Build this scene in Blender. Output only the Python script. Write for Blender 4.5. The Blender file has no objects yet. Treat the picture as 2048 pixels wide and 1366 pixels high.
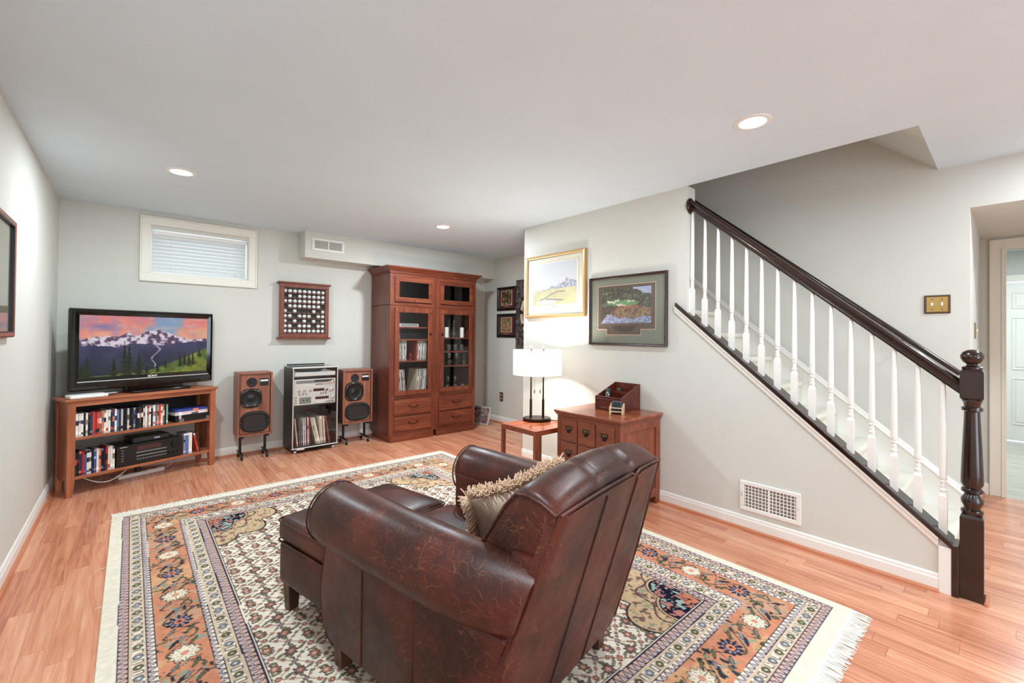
import bpy, bmesh, math, random
import numpy as np
from mathutils import Vector, Matrix
random.seed(7); rng = np.random.default_rng(7)
S = bpy.context.scene
COL = S.collection
R = math.radians
# ------------------------------------------------------------------ camera
cam_d = bpy.data.cameras.new('camera'); cam = bpy.data.objects.new('camera', cam_d); COL.objects.link(cam)
FPX, YAW, PITCH, ROLL, CY, CAMZ = 872.8, R(41.07), R(.531), R(.569), 661.5, 1.30
fwd = Vector((math.sin(YAW)*math.cos(PITCH), math.cos(YAW)*math.cos(PITCH), math.sin(PITCH)))
rt0 = Vector((math.cos(YAW), -math.sin(YAW), 0)); up0 = rt0.cross(fwd)
rt = rt0*math.cos(ROLL)+up0*math.sin(ROLL); up = -rt0*math.sin(ROLL)+up0*math.cos(ROLL)
M3 = Matrix((rt, up, -fwd)).transposed()
cam.matrix_world = Matrix.Translation((0, 0, CAMZ)) @ M3.to_4x4()
cam_d.sensor_width = 36; cam_d.lens = FPX*36/2048; cam_d.shift_y = -(683-CY)/2048
cam_d.clip_start = .02; S.camera = cam
# ------------------------------------------------------------------ light and exposure
S.view_settings.view_transform = 'Standard'; S.view_settings.look = 'None'
S.view_settings.exposure = 0.17; S.view_settings.gamma = 1.0; S.view_settings.use_curve_mapping = False
S.cycles.use_denoising = True; S.cycles.max_bounces = 10; S.cycles.diffuse_bounces = 5
S.cycles.caustics_reflective = False; S.cycles.caustics_refractive = False
S.cycles.sample_clamp_indirect = 4.0; S.cycles.blur_glossy = 1.0
W = bpy.data.worlds.new('world'); S.world = W; W.use_nodes = True
W.node_tree.nodes['Background'].inputs[0].default_value = (.74, .86, 1, 1)
W.node_tree.nodes['Background'].inputs[1].default_value = 3.4
CAN_W, LAMP_W, FILL_W = 22.5, 30.0, 42.0
CAN_K = [1.04, .68, 1.7, 1.2, 1.0, .9, .95, 2.2]
CAN_COL, LAMP_COL, FILL_COL = (.85, .95, 1), (1, .94, .86), (.78, .90, 1)
YREAR = -3.2
dl = bpy.data.lights.new('rear_fill_light', 'AREA'); dl.shape = 'RECTANGLE'; dl.size = 2.3; dl.size_y = 1.95; dl.energy = FILL_W; dl.color = FILL_COL
dlo = bpy.data.objects.new('rear_fill_light', dl); COL.objects.link(dlo); dlo.location = (1.5, YREAR-.16, 1.06); dlo.rotation_euler = (R(90), 0, 0)   # soft cool light added outside the assumed rear door
CANS = [(.252, 3.9), (2.465, .905), (2.475, 3.97), (.252, .905), (.252, -2.1), (2.465, -2.1), (3.75, -.62), (7.0, -.35)]  # last can is added to brighten the room beyond the passage

# ------------------------------------------------------------------ helpers
def lin(c):
    return tuple(((v/255)/12.92 if v/255 <= .04045 else ((v/255+.055)/1.055)**2.4) for v in c)
def lin_np(a):
    return np.where(a <= .04045, a/12.92, ((a+.055)/1.055)**2.4)
class B:
    """mesh builder"""
    def __init__(s): s.v = []; s.f = []
    def add(s, vs, fs):
        o = len(s.v); s.v += [tuple(v) for v in vs]; s.f += [tuple(i+o for i in f) for f in fs]; return s
    def box(s, x0, x1, y0, y1, z0, z1, b=0.0):
        if b <= 0:
            vs = [(x, y, z) for x in (x0, x1) for y in (y0, y1) for z in (z0, z1)]
            return s.add(vs, [(0, 1, 3, 2), (4, 6, 7, 5), (0, 4, 5, 1), (2, 3, 7, 6), (0, 2, 6, 4), (1, 5, 7, 3)])
        b = min(b, (x1-x0)*.45, (y1-y0)*.45, (z1-z0)*.45)
        lo = (x0, y0, z0); hi = (x1, y1, z1); vs = []; idx = {}
        for sx in (0, 1):
            for sy in (0, 1):
                for sz in (0, 1):
                    sg = (sx, sy, sz)
                    for ax in range(3):
                        p = [0, 0, 0]
                        for k in range(3):
                            e = hi[k] if sg[k] else lo[k]
                            p[k] = e if k == ax else e+(-b if sg[k] else b)
                        idx[(sg, ax)] = len(vs); vs.append(tuple(p))
        fs = []
        for ax in range(3):
            o = [k for k in range(3) if k != ax]
            for sd in (0, 1):
                q = []
                for a, c in ((0, 0), (1, 0), (1, 1), (0, 1)):
                    g = [0, 0, 0]; g[ax] = sd; g[o[0]] = a; g[o[1]] = c; q.append(idx[(tuple(g), ax)])
                fs.append(tuple(q))
        for ax in range(3):
            o = [k for k in range(3) if k != ax]
            for a in (0, 1):
                for c in (0, 1):
                    g0 = [0, 0, 0]; g0[o[0]] = a; g0[o[1]] = c; g1 = list(g0); g1[ax] = 1
                    g0 = tuple(g0); g1 = tuple(g1)
                    fs.append((idx[(g0, o[0])], idx[(g1, o[0])], idx[(g1, o[1])], idx[(g0, o[1])]))
        for sx in (0, 1):
            for sy in (0, 1):
                for sz in (0, 1):
                    g = (sx, sy, sz); fs.append((idx[(g, 0)], idx[(g, 1)], idx[(g, 2)]))
        return s.add(vs, fs)
    def loft(s, rings, closed=True, caps=True):
        n = len(rings[0]); vs = [p for r in rings for p in r]; fs = []
        for i in range(len(rings)-1):
            for j in range(n if closed else n-1):
                k = (j+1) % n; fs.append((i*n+j, i*n+k, (i+1)*n+k, (i+1)*n+j))
        if caps and closed:
            fs.append(tuple(range(n-1, -1, -1))); m = (len(rings)-1)*n; fs.append(tuple(range(m, m+n)))
        return s.add(vs, fs)
    def lathe(s, prof, seg=20, c=(0, 0, 0), axis='z', caps=True, a0=0.0):
        rings = []
        for r, h in prof:
            r = max(r, 1e-4); ring = []
            for k in range(seg):
                a = a0+2*math.pi*k/seg; u, w = r*math.cos(a), r*math.sin(a)
                p = {'z': (u, w, h), 'y': (u, h, -w), 'x': (h, u, w)}[axis]
                ring.append((c[0]+p[0], c[1]+p[1], c[2]+p[2]))
            rings.append(ring)
        return s.loft(rings, True, caps)
    def cyl(s, c, r, h, seg=16, axis='z', b=0.0):
        pr = [(r-b, 0), (r, b), (r, h-b), (r-b, h)] if b else [(r, 0), (r, h)]
        return s.lathe(pr, seg, c, axis)
    def tube(s, pts, r, seg=8, closed=False):
        pts = [Vector(p) for p in pts]; rings = []; n = len(pts); prev = None
        for i, p in enumerate(pts):
            a = pts[(i-1) % n] if (i > 0 or closed) else p; c = pts[(i+1) % n] if (i < n-1 or closed) else p
            t = (c-a).normalized()
            if prev is None:
                ref = Vector((0, 0, 1)) if abs(t.z) < .9 else Vector((1, 0, 0)); u = t.cross(ref).normalized()
            else:
                u = (prev-t*prev.dot(t)).normalized()
            prev = u; w = t.cross(u); rr = r[i] if isinstance(r, (list, tuple)) else r
            rings.append([tuple(p+(u*math.cos(2*math.pi*k/seg)+w*math.sin(2*math.pi*k/seg))*rr) for k in range(seg)])
        if closed:
            rings.append(rings[0]); return s.loft(rings, True, False)
        return s.loft(rings)
    def prism(s, poly, axis, a, b):
        """polygon (2D) extruded along axis from a to b"""
        def P(u, w, h): return {'x': (h, u, w), 'y': (u, h, w), 'z': (u, w, h)}[axis]
        return s.loft([[P(u, w, a) for u, w in poly], [P(u, w, b) for u, w in poly]])
    def rbox(s, lo, hi, r, k=3, m=5, fn=None):
        def ticks(a, b):
            return [a+r*(1-math.cos(math.pi/2*i/k)) for i in range(k)]+[a+r+(b-a-2*r)*i/m for i in range(m+1)]+[b-r*(1-math.cos(math.pi/2*i/k)) for i in range(k-1, -1, -1)]
        T = [ticks(lo[i], hi[i]) for i in range(3)]; idx = {}; vs = []; fs = []
        def vid(q):
            key = tuple(round(c, 6) for c in q)
            if key not in idx:
                core = Vector([min(max(q[i], lo[i]+r), hi[i]-r) for i in range(3)]); d = Vector(q)-core
                p = core+d.normalized()*r if d.length > 1e-9 else Vector(q)
                if fn: p = Vector(fn(p))
                idx[key] = len(vs); vs.append(tuple(p))
            return idx[key]
        for ax in range(3):
            o = [i for i in range(3) if i != ax]
            for sd in (lo[ax], hi[ax]):
                for i in range(len(T[o[0]])-1):
                    for j in range(len(T[o[1]])-1):
                        q = []
                        for a, c in ((0, 0), (1, 0), (1, 1), (0, 1)):
                            g = [0, 0, 0]; g[ax] = sd; g[o[0]] = T[o[0]][i+a]; g[o[1]] = T[o[1]][j+c]; q.append(vid(g))
                        fs.append(tuple(q))
        return s.add(vs, fs)
    def obj(s, name, mat, parent=None, smooth=0, loc=None, label=None, kind=None):
        me = bpy.data.meshes.new(name); me.from_pydata(s.v, [], s.f)
        bm = bmesh.new(); bm.from_mesh(me); bmesh.ops.recalc_face_normals(bm, faces=bm.faces); bm.to_mesh(me); bm.free()
        if smooth:
            me.polygons.foreach_set('use_smooth', [True]*len(me.polygons)); me.set_sharp_from_angle(angle=R(smooth))
        me.materials.append(mat); o = bpy.data.objects.new(name, me); COL.objects.link(o)
        if parent: o.parent = parent
        if loc: o.location = loc
        if label: o['label'] = label
        if kind: o['kind'] = kind
        return o
def tag(o, label, cat, group=None):
    o['label'] = label; o['category'] = cat
    if group: o['group'] = group
    return o
def thing(name, label, cat, loc=(0, 0, 0), rz=0, group=None):
    o = bpy.data.objects.new(name, None); COL.objects.link(o); o.empty_display_size = .05
    o.location = loc; o.rotation_euler = (0, 0, R(rz)); return tag(o, label, cat, group)
def struct(o): o['kind'] = 'structure'; return o
def copy_tree(o, parent=None):
    c = o.copy(); COL.objects.link(c); c.parent = parent
    for ch in list(o.children): copy_tree(ch, c)
    return c
def box(name, mat, x0, x1, y0, y1, z0, z1, parent=None, b=0.0, **k):
    return B().box(x0, x1, y0, y1, z0, z1, b).obj(name, mat, parent, **k)
ONES = 'first second third fourth fifth sixth seventh eighth ninth tenth eleventh twelfth thirteenth fourteenth fifteenth sixteenth seventeenth eighteenth nineteenth'.split()
def ordw(n):
    if n < 20: return ONES[n-1]
    t, u = divmod(n, 10); T = {2: 'twent', 3: 'thirt', 4: 'fort', 5: 'fift', 6: 'sixt'}[t]
    return T+'ieth' if u == 0 else T+'y-'+ONES[u-1]

# ------------------------------------------------------------------ materials
class NT:
    def __init__(s, name):
        s.m = bpy.data.materials.new(name); s.m.use_nodes = True; s.t = s.m.node_tree
        s.p = s.t.nodes['Principled BSDF']; s.out = s.t.nodes['Material Output']
    def n(s, typ, ins=None, **at):
        nd = s.t.nodes.new(typ)
        for k, v in at.items(): setattr(nd, k, v)
        for k, v in (ins or {}).items():
            if isinstance(v, bpy.types.NodeSocket): s.t.links.new(v, nd.inputs[k])
            else: nd.inputs[k].default_value = v
        return nd
    def l(s, a, b): s.t.links.new(a, b)
    def set(s, **k):
        for a, v in k.items():
            i = s.p.inputs[a.replace('_', ' ')]
            if isinstance(v, bpy.types.NodeSocket): s.l(v, i)
            else: i.default_value = v
        return s
    def ramp(s, fac, stops):
        nd = s.n('ShaderNodeValToRGB', {'Fac': fac}); e = nd.color_ramp.elements
        while len(e) < len(stops): e.new(.5)
        for el, (p, c) in zip(e, stops): el.position = p; el.color = (*c, 1) if len(c) == 3 else c
        return nd.outputs[0]
    def coords(s, scale=(1, 1, 1), world=False, off=None):
        src = s.n('ShaderNodeNewGeometry').outputs['Position'] if world else s.n('ShaderNodeTexCoord').outputs['Object']
        if off is not None: src = s.n('ShaderNodeVectorMath', {0: src, 1: off}, operation='ADD').outputs[0]
        return s.n('ShaderNodeMapping', {'Vector': src, 'Scale': scale}).outputs[0]
    def noise(s, vec, scale, detail=3, rough=.5, dist=0):
        return s.n('ShaderNodeTexNoise', {'Vector': vec, 'Scale': scale, 'Detail': detail, 'Roughness': rough, 'Distortion': dist}).outputs[0]
    def bump(s, h, strength=.2, dist=.01):
        s.l(s.n('ShaderNodeBump', {'Height': h, 'Strength': strength, 'Distance': dist}).outputs[0], s.p.inputs['Normal']); return s
def plain(name, c, rough=.5, metal=0, spec=.5, **k):
    t = NT(name); t.set(Base_Color=(*lin(c), 1), Roughness=rough, Metallic=metal, Specular_IOR_Level=spec, **k); return t.m
def paint(name, c, rough=.85, amt=.03):
    t = NT(name); v = t.coords((1, 1, 1), True); a = lin(c)
    col = t.ramp(t.noise(v, 3.0, 2), [(.3, tuple(x*(1-amt) for x in a)), (.7, a)])
    t.set(Base_Color=col, Roughness=rough, Specular_IOR_Level=.25); t.bump(t.noise(v, 220, 2), .05, .002); return t.m
def wood(name, dark, mid, light, axis='x', rough=.35, scale=1.0, spec=.5, coat=0.0):
    t = NT(name); st = {'x': (1.6, 18, 18), 'y': (18, 1.6, 18), 'z': (18, 18, 1.6)}[axis]
    rnd = t.n('ShaderNodeObjectInfo').outputs['Random']
    off = t.n('ShaderNodeCombineXYZ', {0: rnd, 1: rnd, 2: rnd}).outputs[0]
    off = t.n('ShaderNodeVectorMath', {0: off, 3: 9.0}, operation='SCALE').outputs[0]
    v = t.coords(tuple(a*scale for a in st), off=off)
    g = t.noise(v, 1.0, 5, .6, .8); f = t.noise(t.coords(tuple(a*scale*4 for a in st), off=off), 1.3, 3, .6)
    mixf = t.n('ShaderNodeMath', {0: g, 1: t.n('ShaderNodeMath', {0: f, 1: .35}, operation='MULTIPLY').outputs[0]}, operation='ADD').outputs[0]
    col = t.ramp(mixf, [(.42, lin(dark)), (.66, lin(mid)), (.92, lin(light))])
    t.set(Base_Color=col, Roughness=rough, Specular_IOR_Level=spec, Coat_Weight=coat, Coat_Roughness=.15)
    t.bump(f, .06, .004); return t.m
def attr_mat(name, rough=.6, emit=0.0, spec=.3, bump=0):
    t = NT(name); c = t.n('ShaderNodeVertexColor', layer_name='Col').outputs[0]
    if emit: t.set(Base_Color=(0, 0, 0, 1), Emission_Color=c, Emission_Strength=emit)
    else: t.set(Base_Color=c)
    t.set(Roughness=rough, Specular_IOR_Level=spec)
    if bump: t.bump(t.noise(t.coords((1, 1, 1)), 900, 2), bump, .003)
    return t.m
def pane_mat(name, tint=(1, 1, 1), ior=1.45, rough=0.02):
    t = NT(name); tr = t.n('ShaderNodeBsdfTransparent', {'Color': (*tint, 1)}); gl = t.n('ShaderNodeBsdfGlossy', {'Roughness': rough})
    fc = t.n('ShaderNodeLayerWeight', {'Blend': .5}).outputs['Facing']; f0 = ((ior-1)/(ior+1))**2
    p5 = t.n('ShaderNodeMath', {0: fc, 1: 5.0}, operation='POWER').outputs[0]; fr = t.n('ShaderNodeMath', {0: p5, 1: 1-f0, 2: f0}, operation='MULTIPLY_ADD')
    mx = t.n('ShaderNodeMixShader', {0: fr.outputs[0], 1: tr.outputs[0], 2: gl.outputs[0]})
    t.l(mx.outputs[0], t.out.inputs[0]); return t.m
def floor_mat():
    t = NT('oak_planks')
    rnd = t.n('ShaderNodeObjectInfo').outputs['Random']
    off = t.n('ShaderNodeVectorMath', {0: t.n('ShaderNodeCombineXYZ', {0: rnd, 1: rnd, 2: rnd}).outputs[0], 3: 37.0}, operation='SCALE').outputs[0]
    v1 = t.coords((9, .9, 1), True, off); v2 = t.coords((46, 2.2, 1), True, off)
    g = t.noise(v1, 1.0, 4, .55, 1.6); f = t.noise(v2, 1.0, 3, .6)
    wv = t.n('ShaderNodeMath', {0: t.n('ShaderNodeMath', {0: g, 1: 26.0}, operation='MULTIPLY').outputs[0]}, operation='SINE').outputs[0]
    w2 = t.n('ShaderNodeMath', {0: wv, 1: .07}, operation='MULTIPLY').outputs[0]
    s1 = t.n('ShaderNodeMath', {0: f, 1: w2}, operation='ADD').outputs[0]
    s2 = t.n('ShaderNodeMath', {0: t.n('ShaderNodeMath', {0: rnd, 1: -.5}, operation='ADD').outputs[0], 1: .34}, operation='MULTIPLY').outputs[0]
    s3 = t.n('ShaderNodeMath', {0: s1, 1: s2}, operation='ADD').outputs[0]
    col = t.ramp(s3, [(.15, lin((180, 108, 80))), (.5, lin((212, 144, 111))), (.85, lin((230, 172, 138)))])
    t.set(Base_Color=col, Roughness=.24, Specular_IOR_Level=.45, Coat_Weight=.15, Coat_Roughness=.12); t.bump(f, .03, .002)
    return t.m
def leather_mat():
    t = NT('worn_leather'); v = t.coords((1, 1, 1))
    big = t.noise(v, 3.0, 4, .6); mid = t.noise(v, 11, 4, .6, .5)
    base = t.ramp(big, [(.28, lin((36, 15, 12))), (.45, lin((56, 24, 19))), (.58, lin((82, 33, 24))), (.78, lin((80, 47, 38)))])
    warp = t.n('ShaderNodeTexNoise', {'Vector': v, 'Scale': 9.0, 'Detail': 2.0}).outputs['Color']
    wv = t.n('ShaderNodeVectorMath', {0: warp, 3: .10}, operation='SCALE').outputs[0]
    vw = t.n('ShaderNodeVectorMath', {0: t.n('ShaderNodeTexCoord').outputs['Object'], 1: wv}, operation='ADD').outputs[0]
    tot = None
    for sc, stretch, thr, rot, bs in ((14, (1, .26, 1.8), .012, (.4, .2, .9), 17), (19, (1.8, .35, .5), .012, (.9, 1.1, .3), 23), (26, (.35, 1.9, 1), .014, (1.5, .4, 2.0), 29), (34, (1.2, .3, 1.6), .016, (.2, 1.9, 1.2), 13)):
        mp = t.n('ShaderNodeMapping', {'Vector': vw, 'Scale': stretch, 'Rotation': rot}).outputs[0]
        n = t.n('ShaderNodeTexVoronoi', {'Vector': mp, 'Scale': sc}, feature='DISTANCE_TO_EDGE').outputs['Distance']
        ln = t.ramp(n, [(0, (1, 1, 1)), (thr, (0, 0, 0))]); br = t.ramp(t.noise(v, bs, 2), [(.45, (0, 0, 0)), (.58, (1, 1, 1))])
        q = t.n('ShaderNodeMath', {0: ln, 1: br}, operation='MULTIPLY').outputs[0]
        tot = q if tot is None else t.n('ShaderNodeMath', {0: tot, 1: q}, operation='MAXIMUM').outputs[0]
    mask = t.ramp(t.noise(v, 3.6, 3, .6), [(.36, (.15, .15, .15)), (.60, (1, 1, 1))])
    fac = t.n('ShaderNodeMath', {0: t.n('ShaderNodeMath', {0: tot, 1: mask}, operation='MULTIPLY').outputs[0], 1: .38}, operation='MULTIPLY').outputs[0]
    c2 = t.n('ShaderNodeMix', {0: fac, 6: base, 7: (*lin((178, 118, 84)), 1)}, data_type='RGBA').outputs[2]
    rg = t.ramp(mid, [(.3, (.33, .33, .33)), (.75, (.47, .47, .47))])
    t.set(Base_Color=c2, Roughness=rg, Specular_IOR_Level=.34, Coat_Weight=.05, Coat_Roughness=.25)
    t.bump(t.noise(v, 160, 3, .6), .10, .002); return t.m
m_wall = paint('wall_paint', (214, 214, 207)); m_ceil = paint('ceiling_paint', (220, 235, 245)); m_trim = plain('white_trim', (238, 237, 232), .4)
m_casing = plain('cream_casing', (238, 235, 224), .45)
m_floor = floor_mat(); m_groove_glint = plain('groove_glint', (222, 172, 142), .5); m_greyfloor = wood('grey_wash_floor', (168, 162, 150), (190, 184, 172), (206, 200, 190), 'y', .4)
m_shoe = wood('shoe_moulding', (176, 108, 76), (196, 126, 92), (212, 146, 110), 'y', .35)
m_leather = leather_mat()
m_dark = wood('espresso_wood', (20, 8, 6), (34, 14, 10), (48, 22, 15), 'y', .22, coat=.5); m_darkz = wood('espresso_post', (20, 8, 6), (34, 14, 10), (48, 22, 15), 'z', .22, coat=.5)
m_cherry = wood('stand_cherry', (136, 76, 48), (166, 98, 66), (190, 122, 88), 'x'); m_cherryz = wood('stand_cherry_upright', (136, 76, 48), (166, 98, 66), (190, 122, 88), 'z')
m_arm = wood('cabinet_cherry', (82, 36, 23), (114, 55, 36), (144, 79, 53), 'x', .32); m_armz = wood('cabinet_cherry_upright', (82, 36, 23), (114, 55, 36), (144, 79, 53), 'z', .32)
m_armside = wood('cabinet_side', (82, 40, 28), (108, 58, 42), (130, 76, 56), 'z', .35)
m_card = wood('card_cherry', (98, 44, 28), (130, 66, 43), (156, 88, 60), 'x', .3); m_cardz = wood('card_cherry_upright', (98, 44, 28), (130, 66, 43), (156, 88, 60), 'z', .3)
m_cardtop = wood('card_top', (112, 52, 33), (144, 76, 50), (178, 112, 74), 'x', .22, scale=.6)
m_maho = wood('mahogany_box', (62, 20, 14), (88, 34, 24), (112, 52, 38), 'x', .25)
m_walnut = wood('walnut_veneer', (106, 60, 44), (140, 84, 64), (166, 106, 82), 'z', .4)
m_ballbox = wood('display_walnut', (92, 42, 28), (118, 60, 42), (140, 78, 56), 'z', .35)
m_black = plain('black_plastic', (14, 13, 13), .35); m_gloss = plain('piano_black', (8, 7, 7), .08, spec=.6); m_blackm = plain('black_metal', (20, 19, 20), .4, .3)
m_charcoal = plain('charcoal_laminate', (38, 33, 30), .45); m_cone = plain('cone_black', (10, 10, 11), .3); m_rubber = plain('rubber', (26, 26, 27), .7)
m_silver = plain('brushed_silver', (214, 213, 208), .35, .25); m_chrome = plain('chrome', (214, 214, 214), .15, 1.0); m_white = plain('white_plastic', (238, 238, 236), .35)
m_bronze = plain('dark_bronze', (44, 30, 24), .35, .6); m_brass = plain('antique_brass', (178, 146, 88), .35, .8); m_brown = plain('brown_plate', (92, 66, 46), .4, .3)
m_gold = plain('gold_leaf', (200, 160, 108), .35, .4); m_goldlt = plain('gold_inner', (226, 196, 144), .35, .3)
m_pane = pane_mat('glass_pane'); m_dpane = pane_mat('smoked_pane', (.55, .52, .50)); m_glass = pane_mat('glassware', (.93, .95, .95), 2.0)
m_mattress = plain('satin_beige', (226, 206, 182), .35, spec=.5, Sheen_Weight=.3); m_fringe = plain('pillow_fringe', (232, 206, 180), .9)
m_ivory = plain('ivory_wool', (226, 216, 198), .95, spec=.1); m_cotton = plain('cotton_fringe', (240, 236, 226), .95, spec=.1)
m_carpet = plain('cream_carpet', (228, 224, 212), .95, spec=.1); m_ball = plain('golf_ball', (242, 241, 238), .3)
m_media = attr_mat('printed_card', .4); m_print = attr_mat('art_print', .5); m_screen = attr_mat('tv_screen', .35, .75); m_rug = attr_mat('rug_wool', .95, spec=.08, bump=.15)
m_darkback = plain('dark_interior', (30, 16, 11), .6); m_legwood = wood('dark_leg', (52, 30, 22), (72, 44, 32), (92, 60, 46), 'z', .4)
m_display = plain('brown_display', (70, 40, 40), .2); m_grille = plain('grey_meter', (120, 122, 120), .35); m_candle = plain('candle_wax', (232, 228, 216), .5)
m_green_mat = plain('green_mat_board', (126, 130, 115), .8); m_cream_mat = plain('cream_mat_board', (238, 234, 216), .8); m_brown_mat = plain('brown_mat_board', (92, 76, 64), .8); m_pink_mat = plain('pink_mat_board', (214, 178, 160), .8)
m_blackframe = plain('black_frame', (18, 13, 14), .3); m_plumframe = wood('plum_frame', (34, 16, 14), (50, 24, 22), (66, 34, 30), 'x', .25); m_red_mat = plain('maroon_mat', (92, 36, 38), .8)
m_frameL = wood('wall_frame', (112, 54, 34), (140, 74, 50), (160, 92, 66), 'z', .3)
m_maple = plain('light_maple', (222, 192, 152), .45)
t = NT('lamp_linen'); tl = t.n('ShaderNodeBsdfTranslucent', {'Color': (.93, .91, .86, 1)}); df = t.n('ShaderNodeBsdfDiffuse', {'Color': (.9, .89, .86, 1)})
mx = t.n('ShaderNodeMixShader', {0: .45, 1: tl.outputs[0], 2: df.outputs[0]}); t.l(mx.outputs[0], t.out.inputs[0]); m_shade = t.m
t = NT('lens_glow'); t.set(Base_Color=(1, 1, 1, 1), Emission_Color=(1, .97, .92, 1), Emission_Strength=6.0); m_lens = t.m
t = NT('blind_slat'); tl = t.n('ShaderNodeBsdfTranslucent', {'Color': (.85, .88, .9, 1)}); t.set(Base_Color=(*lin((236, 236, 232)), 1), Roughness=.5)
mx = t.n('ShaderNodeMixShader', {0: .25, 1: t.p.outputs[0], 2: tl.outputs[0]}); t.l(mx.outputs[0], t.out.inputs[0]); m_slat = t.m

def color_grid(name, w, h, img, mat, parent=None, plane='xz', loc=None, z=0.0, smooth=False):
    """flat printed sheet: a grid whose points carry the colours of img (rows from the top)"""
    ny, nx = img.shape[:2]
    xs = np.linspace(-w/2, w/2, nx); ys = np.linspace(h/2, -h/2, ny); gx, gy = np.meshgrid(xs, ys)
    co = np.zeros((ny*nx, 3), np.float32); co[:, 0] = gx.ravel()
    if plane == 'xz': co[:, 2] = gy.ravel()
    else: co[:, 1] = gy.ravel(); co[:, 2] = z
    i = np.arange(ny-1)[:, None]*nx+np.arange(nx-1)[None, :]; i = i.ravel()
    quads = np.stack([i, i+nx, i+nx+1, i+1], 1).astype(np.int32)
    me = bpy.data.meshes.new(name); me.vertices.add(ny*nx); me.vertices.foreach_set('co', co.ravel())
    nq = len(quads); me.loops.add(nq*4); me.loops.foreach_set('vertex_index', quads.ravel())
    me.polygons.add(nq); me.polygons.foreach_set('loop_start', np.arange(0, nq*4, 4, dtype=np.int32)); me.polygons.foreach_set('loop_total', np.full(nq, 4, np.int32))
    me.update(calc_edges=True)
    at = me.color_attributes.new('Col', 'FLOAT_COLOR', 'POINT'); c4 = np.ones((ny*nx, 4), np.float32); c4[:, :3] = lin_np(np.clip(img, 0, 1).reshape(-1, 3)); at.data.foreach_set('color', c4.ravel())
    me.materials.append(mat); o = bpy.data.objects.new(name, me); COL.objects.link(o)
    if parent: o.parent = parent
    if loc: o.location = loc
    return o
def face_colors(o, cols):
    """one colour per face"""
    me = o.data; at = me.color_attributes.new('Col', 'FLOAT_COLOR', 'CORNER'); a = []
    for p in me.polygons: a += list((*lin(cols[p.index % len(cols)] if not callable(cols) else cols(p)), 1))*p.loop_total
    at.data.foreach_set('color', a); return o
def vnoise(h, w, cells, seed):
    g = np.random.default_rng(seed).random((cells+2, int(cells*w/h)+3)); yy = np.linspace(0, cells, h); xx = np.linspace(0, cells*w/h, w)
    y0 = yy.astype(int); x0 = xx.astype(int); fy = (yy-y0)[:, None]; fx = (xx-x0)[None, :]; fy = fy*fy*(3-2*fy); fx = fx*fx*(3-2*fx)
    a = g[y0][:, x0]; b = g[y0][:, x0+1]; c = g[y0+1][:, x0]; d = g[y0+1][:, x0+1]
    return (a*(1-fx)+b*fx)*(1-fy)+(c*(1-fx)+d*fx)*fy
def fbm(h, w, cells, seed, o=4): return sum(vnoise(h, w, cells*2**k, seed+k)*.5**k for k in range(o))/sum(.5**k for k in range(o))
def C(*c): return np.array(c, float)/255
def inpoly(x, y, poly):
    m = np.zeros(x.shape, bool); n = len(poly)
    for i in range(n):
        x0, y0 = poly[i]; x1, y1 = poly[(i+1) % n]
        if y0 == y1: continue
        m ^= ((y0 > y) != (y1 > y)) & (x < (x1-x0)*(y-y0)/(y1-y0)+x0)
    return m
# ================================================================== the room
XL, YB, XS, H, XF, XR, XH = -.486, 5.404, 3.155, 2.44, 4.07, 4.14, 5.444
def zc(y): return .268+.861*(y-.201)        # top of the sloping stair cap
def S_(o): o['kind'] = 'structure'; return o
# floor: slab with loose planks on it
fl = S_(B().box(XL-.1, XH, YREAR, YB+.1, -.06, -.0028).obj('floor', m_groove_glint))  # pale slab colour stands in for glints on the plank bevels
rug_rect = (-.05, 2.57, .5, 4.12)
def px(x, y, z=0.):
    d = Vector((x, y, z-CAMZ)); w = d.dot(fwd)
    return (1024+FPX*d.dot(rt)/w, CY-FPX*d.dot(up)/w) if w > .05 else None
PW = .083; planks = []
def region_rows():
    n = int((XH-XL)/PW)+1
    for r in range(n):
        x0 = XL+r*PW; x1 = min(x0+PW, XH); xm = (x0+x1)/2
        if xm < XS+.02: segs = [(YREAR, YB)]
        elif xm < XF: segs = [(YREAR, .24), (3.43, YB)]
        elif xm < XR: segs = [(-1.05, .18), (3.43, YB)]
        else: segs = [(-1.05, .18)]
        for a, b in segs:
            y = a-random.random()*.8
            while y < b:
                L = random.choice([.34, .46, .6, .75, .9, 1.1]); p0 = max(y, a); p1 = min(y+L, b)
                if p1-p0 > .03: planks.append((x0, x1, p0, p1))
                y += L
region_rows()
def vis(p):
    x0, x1, y0, y1 = p; n = 0; A = 0
    for i in range(4):
        for j in range(2):
            x = x0+(x1-x0)*(j+.5)/2; y = y0+(y1-y0)*(i+.5)/4
            if rug_rect[0] < x < rug_rect[1] and rug_rect[2] < y < rug_rect[3]: continue
            q = px(x, y)
            if q and -20 < q[0] < 2068 and 600 < q[1] < 1386: A += 1/max(.3, x*fwd.x+y*fwd.y)**3
    return A*(x1-x0)*(y1-y0)
planks.sort(key=vis, reverse=True)
pm = None
for i, (x0, x1, y0, y1) in enumerate(planks[:300]):
    if pm is None:
        g = .0010; c = .0012; w = PW/2
        prof = [(-w+g, -.0027), (w-g, -.0027), (w-g, -c), (w-g-c, 0), (-w+g+c, 0), (-w+g, -c)]
        o = B().loft([[(u, -.5, v) for u, v in prof], [(u, .5, v) for u, v in prof]]).obj('plank', m_floor, fl); pm = o.data
    else:
        o = bpy.data.objects.new('plank', pm); COL.objects.link(o); o.parent = fl
    o.location = ((x0+x1)/2, (y0+y1)/2, 0); o.scale = ((x1-x0)/PW, y1-y0-.0014, 1)
b = B()
for x0, x1, y0, y1 in planks[300:]: b.box(x0+.0008, x1-.0008, y0+.0007, y1-.0007, -.0027, 0)
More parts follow.
